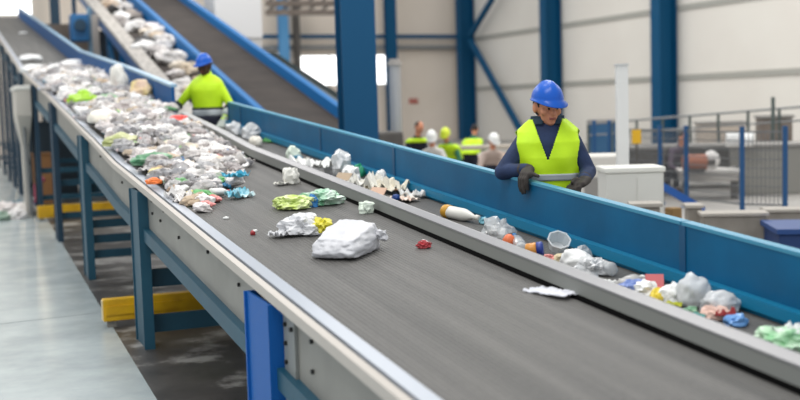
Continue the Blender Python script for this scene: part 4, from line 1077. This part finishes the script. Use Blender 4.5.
for px, py, s, lab in ((31, 61, .26, 'white lump alone on the steep belt, upper one of two'), (36, 73, .3, 'white lump alone on the steep belt just above the heap'), (73, 69, .34, 'wide white lump at the top of the heap by the blue side wall'),
                       (23, 34, .12, 'tiny pale scrap high up on the steep belt')):
    lay(px, py, crumple('white_lump', int(px), (s * .9, s * .7, s * .35), .2, 1.4, mat('plain white plastic', '#ececea', .4)), 'white_lump', lab, 'scrap')

# narrow lane, far to near
TR = mat('clear plastic', '#d5d8da', .15, trans=.45); CW = mat('cloudy clear plastic', '#dedfe0', .25, trans=.2)
CB_ = mat('clear bag film', '#e6e8ea', .12, trans=.3)
W_ = mat('plain white plastic', '#ececea', .4); OW = mat('off white plastic', '#dedcd4', .4)
def L_(px, py, name, label, cat, me, rz=0, off=0): return lay(px, py, me, name, label, cat, True, (0, 0, rz), .9, off)
L_(234, 136, 'grey_white_bag', 'grey white bag lump at the far end of the narrow lane', 'bag', crumple('x', 201, (.09, .09, .11), .35, 1.6, CW))
L_(251, 139, 'grey_white_bag', 'grey white bag lump, second from the far end of the narrow lane', 'bag', crumple('x', 202, (.11, .09, .11), .35, 1.6, CW))
L_(256, 146, 'cream_tub', 'small cream tub in front of the far bag lumps of the narrow lane', 'tub', crumple('x', 203, (.07, .06, .075), .2, 1.2, mat('cream plastic', '#efe9dc', .4)))
L_(268, 143, 'green_scrap', 'flat green scrap beside the blue wall at the far lane', 'scrap', sheet('x', 204, .14, .1, .04, PGR))
o = thing('green_cap_bottle', 'pale bottle with a teal patch by the blue wall behind the crushed cup', 'bottle', onlane(294, 163, -.055), .4)
put('bottle_body', crumple('bottle_body', 205, (.07, .055, .095), .3, 1.5, mat('pale green white', '#d5e0d2', .5)), o); put('teal_patch', crumple('teal_patch', 206, (.055, .04, .05), .3, 1.6, mat('plain teal', '#2b7fa0', .4)), o, (-.01, -.05, 0))
L_(312, 169, 'long_film', 'long white film strip draped along the divider rail', 'plastic film', sheet('x', 207, .14, .5, .09, W_), .25, .05)
L_(300, 166, 'long_film', 'short pale film fold in front of the teal patched bottle', 'plastic film', sheet('x', 208, .16, .2, .07, OW), .2, .03)
L_(340, 176, 'lumpy_bag', 'lumpy clear white bag by the blue wall, beside a green lump', 'bag', crumple('x', 209, (.11, .10, .13), .4, 1.8, CW))
L_(351, 181, 'lumpy_bag', 'smaller lumpy white bag right in front of the green lump', 'bag', crumple('x', 210, (.08, .08, .08), .4, 1.8, W_))
L_(359, 177, 'green_lump', 'green lump at the foot of the blue wall', 'bag', crumple('x', 211, (.05, .05, .075), .3, 1.6, mat('sea green film', '#2f9a72', .4)))
L_(332, 181, 'beige_card', 'flat beige card beside the divider rail in the narrow lane', 'card', card_mesh(PBE, .2, .22, 1), .3, .03)
L_(368, 189, 'white_film_heap', 'white film spread behind the blue cap, further of two', 'plastic film', sheet('x', 212, .18, .4, .1, OW), .2)
L_(385, 192, 'white_film_heap', 'cream film spread behind the blue cap, nearer of two', 'plastic film', sheet('x', 213, .2, .34, .09, mat('cream film', '#e3dccb', .4)), .5)
L_(381, 186, 'white_bottle', 'small white bottle top sticking up from the spread film', 'bottle', crumple('x', 214, (.05, .05, .09), .25, 1.4, W_))
L_(398, 190, 'brown_card', 'brown card strip against the blue wall', 'card', card_mesh(mat('brown card', '#a8805e', .7), .12, .16, 2), .4)
L_(373, 196, 'orange_card', 'pale orange card along the divider rail', 'card', card_mesh(mat('pale orange card', '#d8b59e', .6), .05, .2, 3), .3, .05)
L_(396, 200, 'blue_disc', 'deep blue cap lying on the cream film', 'cap', crumple('x', 215, (.03, .03, .03), .15, 1.3, mat('deep blue', '#123f85', .5)), 0, .02)
L_(405, 201, 'red_sheet', 'pink and cream sheet right of the deep blue cap', 'paper', sheet('x', 216, .14, .2, .03, mat('pink cream', '#e0c2b2', .5, var='#e8e2d6', vscale=14)), .4)
L_(413, 198, 'pointed_film', 'pointed white film flap at the end of the spread film', 'plastic film', sheet('x', 217, .09, .2, .06, W_), 1.0)
# white bottle with mustard cap, lying along the lane
def lying(px0, py0, px1, py1, name, label, L, r, bm_, cm, off, dent=.1, seed=1, lane_=True):
    a = onlane(px0, py0, -.055 + off) if lane_ else onbelt(px0, py0, off); c = onlane(px1, py1, -.055 + off) if lane_ else onbelt(px1, py1, off)
    t = thing(name, label, 'bottle', a)
    q = (c - a).to_track_quat('Z', 'Y').to_euler(); t.rotation_euler = q
    mb, mc = bottle_meshes((c - a).length, r, bm_, cm, dent, seed); put('bottle_body', mb, t); put('cap', mc, t); return t
t = lying(445, 211, 479, 218, 'milk_bottle', 'white bottle with a mustard base lying near the blue wall', .26, .040, mat('off white plastic', '#dedcd4', .4), OW, .038)
b = MB(); b.lathe([(.030, -.006), (.041, .0), (.043, .012), (.043, .05), (.040, .052)], 18); put('mustard_base', b.mesh('mustard_base', mat('mustard cap', '#c9952c', .45), True), t)
L_(471, 218, 'white_chip', 'tiny white chip in front of the mustard based bottle', 'scrap', crumple('x', 218, (.022, .016, .012), .2, 1.5, W_))
L_(485, 224, 'teal_scrap', 'small pale teal scrap under the blue ledge', 'scrap', crumple('x', 219, (.04, .03, .03), .3, 1.5, mat('pale teal', '#7db9c8', .4)))
o = thing('clear_box', 'crushed clear food box beside the orange red ball', 'box', onlane(498, 240, -.055), .3)
put('box_body', crumple('box_body', 220, (.085, .07, .075), .5, 1.6, TR), o); put('white_lining', crumple('white_lining', 221, (.06, .055, .045), .4, 1.7, W_), o, (.0, .01, .004))
L_(509, 247, 'orange_ball', 'orange red ball against the divider rail', 'ball', crumple('x', 222, (.042, .042, .05), .06, 1, mat('orange red', '#e0703e', .45), smooth=True))
lying(522, 249, 514, 235, 'clear_bottle', 'clear bottle with a blue band between the ball and the jar', .16, .032, TR, mat('plain blue film', '#2b78b8', .4), .03, .2, 3)
o = thing('jar', 'amber jar with a dark blue end under the blue ledge', 'jar', onlane(526, 251, .02)); o.rotation_euler = (0, R(82), R(-35))
b = MB(); b.lathe([(.030, 0), (.036, .005), (.036, .05), (.032, .055)], 18); put('jar_body', b.mesh('jar_body', mat('amber', '#d08a34', .3), True), o)
b = MB(); b.lathe([(.034, .055), (.037, .057), (.037, .08), (.033, .085)], 18); put('lid', b.mesh('lid', mat('dark blue lid', '#20388a', .4), True), o)
o = put('clear_tub', tub_mesh(.042, .058, .07, mat('clear tub', '#d9dddf', .15, trans=.35), sq=True), None, onlane(557, 255, -.055) + Vector((0, 0, .035)), (R(35), R(-25), .3)); tag(o, 'open clear tub tipped against the litter under the blue wall', 'tub')
L_(548, 262, 'pink_wrapper', 'pink wrapper against the divider rail left of the tipped tub', 'wrapper', crumple('x', 223, (.04, .035, .03), .35, 1.7, mat('salmon pink', '#e08a84', .4)))
L_(560, 262, 'beige_scrap', 'beige folded scrap right below the tipped tub', 'paper', crumple('x', 224, (.045, .035, .03), .4, 1.7, mat('beige scrap', '#cdbf9c', .6)))
L_(577, 269, 'white_sack', 'rounded white sack right of the tipped tub', 'bag', crumple('x', 225, (.085, .095, .07), .2, 1.4, W_, 4, smooth=True))
L_(590, 275, 'silver_film', 'crumpled clear film in front of the rounded white sack', 'plastic film', crumple('x', 226, (.085, .07, .055), .5, 2, CW, 4))
lying(613, 270, 592, 262, 'crushed_bottle', 'crushed clear bottle under the blue wall right of the white sack', .2, .036, TR, CAPM, .034, .4, 5)
L_(583, 259, 'clear_saucer', 'clear plastic saucer shaped lid standing by the rounded white sack', 'lid', crumple('x', 227, (.05, .03, .05), .3, 1.4, TR)) if 0 else L_(583, 259, 'clear_saucer', 'clear plastic lid standing by the rounded white sack', 'lid', crumple('x', 227, (.05, .03, .05), .3, 1.4, TR))
lying(620, 288, 643, 278, 'squashed_bottle', 'squashed cloudy bottle lying across the lane left of blue film', .2, .04, mat('cloudy bottle', '#bdbab6', .3, trans=.1), W_, .032, .35, 9)
L_(614, 287, 'white_film', 'white film end below the squashed cloudy bottle', 'plastic film', sheet('x', 228, .07, .14, .03, W_), .5, .02)
L_(631, 295, 'blue_film_bag', 'soft blue film bag against the divider rail', 'bag', crumple('x', 229, (.075, .055, .05), .35, 1.6, mat('periwinkle film', '#7389c4', .35)), .3)
L_(645, 297, 'white_crumple', 'white crumpled film right of the soft blue film bag', 'plastic film', crumple('x', 230, (.055, .05, .05), .45, 1.9, W_))
L_(655, 288, 'red_carton', 'flat red and pink carton under the blue wall', 'carton', card_mesh(mat('red carton', '#cf6a6c', .5), .05, .10, 4), 1.0, .01)
L_(658, 303, 'yellow_pack', 'yellow pack against the divider rail', 'pack', crumple('x', 231, (.045, .04, .042), .3, 1.5, mat('pack yellow', '#e3c93a', .4)))
L_(663, 297, 'orange_pack', 'small orange scrap on top of the yellow pack', 'scrap', crumple('x', 232, (.022, .02, .03), .3, 1.5, mat('pack orange', '#dd7c2c', .4)), 0, .02)
L_(674, 303, 'white_bag_lump', 'white crumpled bag between yellow pack and big clear bag', 'bag', crumple('x', 233, (.065, .06, .06), .45, 1.9, W_))
L_(693, 305, 'clear_bag', 'tall puffed clear bag under the blue wall, the tallest on the lane', 'bag', crumple('x', 234, (.085, .075, .095), .2, 1.5, CB_, 4, smooth=True))
L_(720, 311, 'clear_bag', 'long clear bag lying right of the tall puffed bag', 'bag', crumple('x', 235, (.095, .08, .06), .25, 1.6, CB_, 4, smooth=True))
L_(690, 315, 'green_label_pack', 'small dark green scrap below the tall puffed bag', 'scrap', crumple('x', 236, (.04, .025, .025), .4, 1.7, mat('dark green film', '#3c7d55', .35)))
L_(668, 307, 'lime_strip', 'lime yellow strip on the divider side of the white bag', 'strip', sheet('x', 237, .035, .12, .02, mat('lime strip', '#cfd23c', .4)), .8, .02)
L_(691, 318, 'teal_strip', 'thin teal strip along the divider rail', 'strip', sheet('x', 238, .03, .12, .015, mat('plain teal strip', '#3ba6a0', .4)), .8, .02)
L_(716, 318, 'peach_film', 'peach pink film in front of the long clear bag', 'plastic film', crumple('x', 239, (.065, .06, .035), .4, 1.7, mat('peach film', '#dcb7a8', .4)))
L_(725, 318, 'red_strip', 'dark red strip between the long clear bag and the light blue film', 'strip', sheet('x', 240, .03, .09, .03, mat('dark red strip', '#a83a3a', .4)), .5, .02)
L_(736, 325, 'light_blue_film', 'light blue film lump against the divider rail', 'plastic film', crumple('x', 241, (.055, .045, .032), .35, 1.6, mat('light blue film', '#6fa2dc', .35)))
o = thing('green_bag', 'green and white plastic bag at the near end of the lane', 'bag', onlane(788, 350, -.055), .2)
put('bag_body', crumple('bag_body', 242, (.105, .10, .052), .38, 1.7, mat('green white bag', '#86c48e', .3, var='#d9e9d6', vscale=9), 4), o); put('white_flap', sheet('white_flap', 243, .12, .10, .03, W_), o, (.02, .0, .052))

# rubbish on the sloping loaded conveyor
ck = [crumple('rubbish_piece', 300 + i, (.22, .18, .14), .4, 1.6, mm) for i, mm in enumerate((PW, PW, PBE, mat('grey rubbish', '#8f8781', .6), PBK, PW))]
for i in range(62):
    y = 18.6 + 20 * (i / 62) + random.uniform(-.2, .2); x = random.uniform(3.9, 4.5)
    o = put('rubbish_piece', ck[random.choice([0, 1, 2, 3, 5, 4, 0, 1, 2])], None, (x, y, bz(y) - .12), (.23, random.uniform(-.2, .2), random.uniform(0, 6)), random.uniform(.8, 1.5))
    tag(o, 'pale or dark rubbish piece riding on the sloping loaded conveyor', 'rubbish', 'rubbish on the sloping conveyor')
dk = [crumple('waste_bag', 340 + i, (.26, .22, .2), .35, 1.5, mm) for i, mm in enumerate((PC, WC, mat('tan waste', '#b59a84', .7), mat('grey waste', '#8f8780', .7), mat('pink waste', '#c9a79c', .7)))]
for i in range(34):
    px = random.uniform(398, 516); D = random.uniform(22.5, 26); q = atd(px, 120, D)
    o = put('waste_bag', random.choice(dk), None, (q.x, q.y, random.choice([0, 0, 0, .1, .2])), (random.uniform(-.3, .3), 0, random.uniform(0, 6)), random.uniform(1.0, 1.7))
    tag(o, 'dull waste bag in the big pile behind the distant workers', 'waste bag', 'waste bags behind the distant workers')
# plastic lying on the floor at the left
for i, (px, py, s, mm, lab) in enumerate(((6, 214, 1.6, PW, 'white film lump on the floor at the left picture edge'), (17, 211, 1.3, mat('dull teal film', '#3e6f80', .4), 'dull teal film lump on the floor by the far yellow guard'),
        (26, 214, 1.5, PW, 'pale film lump on the floor touching the teal lump'), (15, 219, 1.1, PW, 'white film scrap in front of the floor pile'), (33, 212, 1.3, mat('dark blue film', '#2c4766', .4), 'dark blue film lump against the yellow guard end'), (3, 220, 1.0, mat('grey green film', '#8aa08f', .4), 'grey green film scrap in front of the floor pile'))):
    o = put('floor_film', crumple('floor_film', 400 + i, (.16, .13, .09), .45, 1.9, mm), None, onz(px, py), (0, 0, i), s); tag(o, lab, 'plastic film')

# ------------------------------------------------------------------ light
w = bpy.data.worlds.new('world'); sc.world = w; w.use_nodes = True
w.node_tree.nodes['Background'].inputs[0].default_value = (.93, .97, 1.0, 1); w.node_tree.nodes['Background'].inputs[1].default_value = .84
def area(name, loc, size, power, col=(1, .97, .93), rot=(0, 0, 0)):
    l = bpy.data.lights.new(name, 'AREA'); l.shape = 'RECTANGLE'; l.size, l.size_y = size; l.energy = power; l.color = col
    o = bpy.data.objects.new(name, l); COL.objects.link(o); o.location = loc; o.rotation_euler = rot; return o
for x, y in ((-2, 3), (4, 9), (-3, 18), (10, 16), (4, 27), (15, 32), (17, 12), (18, 22), (8, 40), (-4, 40)):
    area('top_fill_light', (x, y, 10), (5, 2), 370)  # unseen overhead lights; those near the walls are added to brighten them
q = onz(33, 268); dd = ray(33, 268); q = q + Vector((dd[0], dd[1], -dd[2])) * ((45.5 - q.y) / dd[1])
wl = area('warm_streak_light', q, (.3, .7), 30, (1, .82, .55)); wl.rotation_euler = (onz(33, 268) - q).to_track_quat('-Z', 'Y').to_euler()  # unseen light added so its reflection puts a warm streak on the floor
sc.view_settings.view_transform = 'Standard'; sc.view_settings.look = 'None'; sc.view_settings.exposure = 0.2; sc.view_settings.gamma = 1
sc.view_settings.use_curve_mapping = False
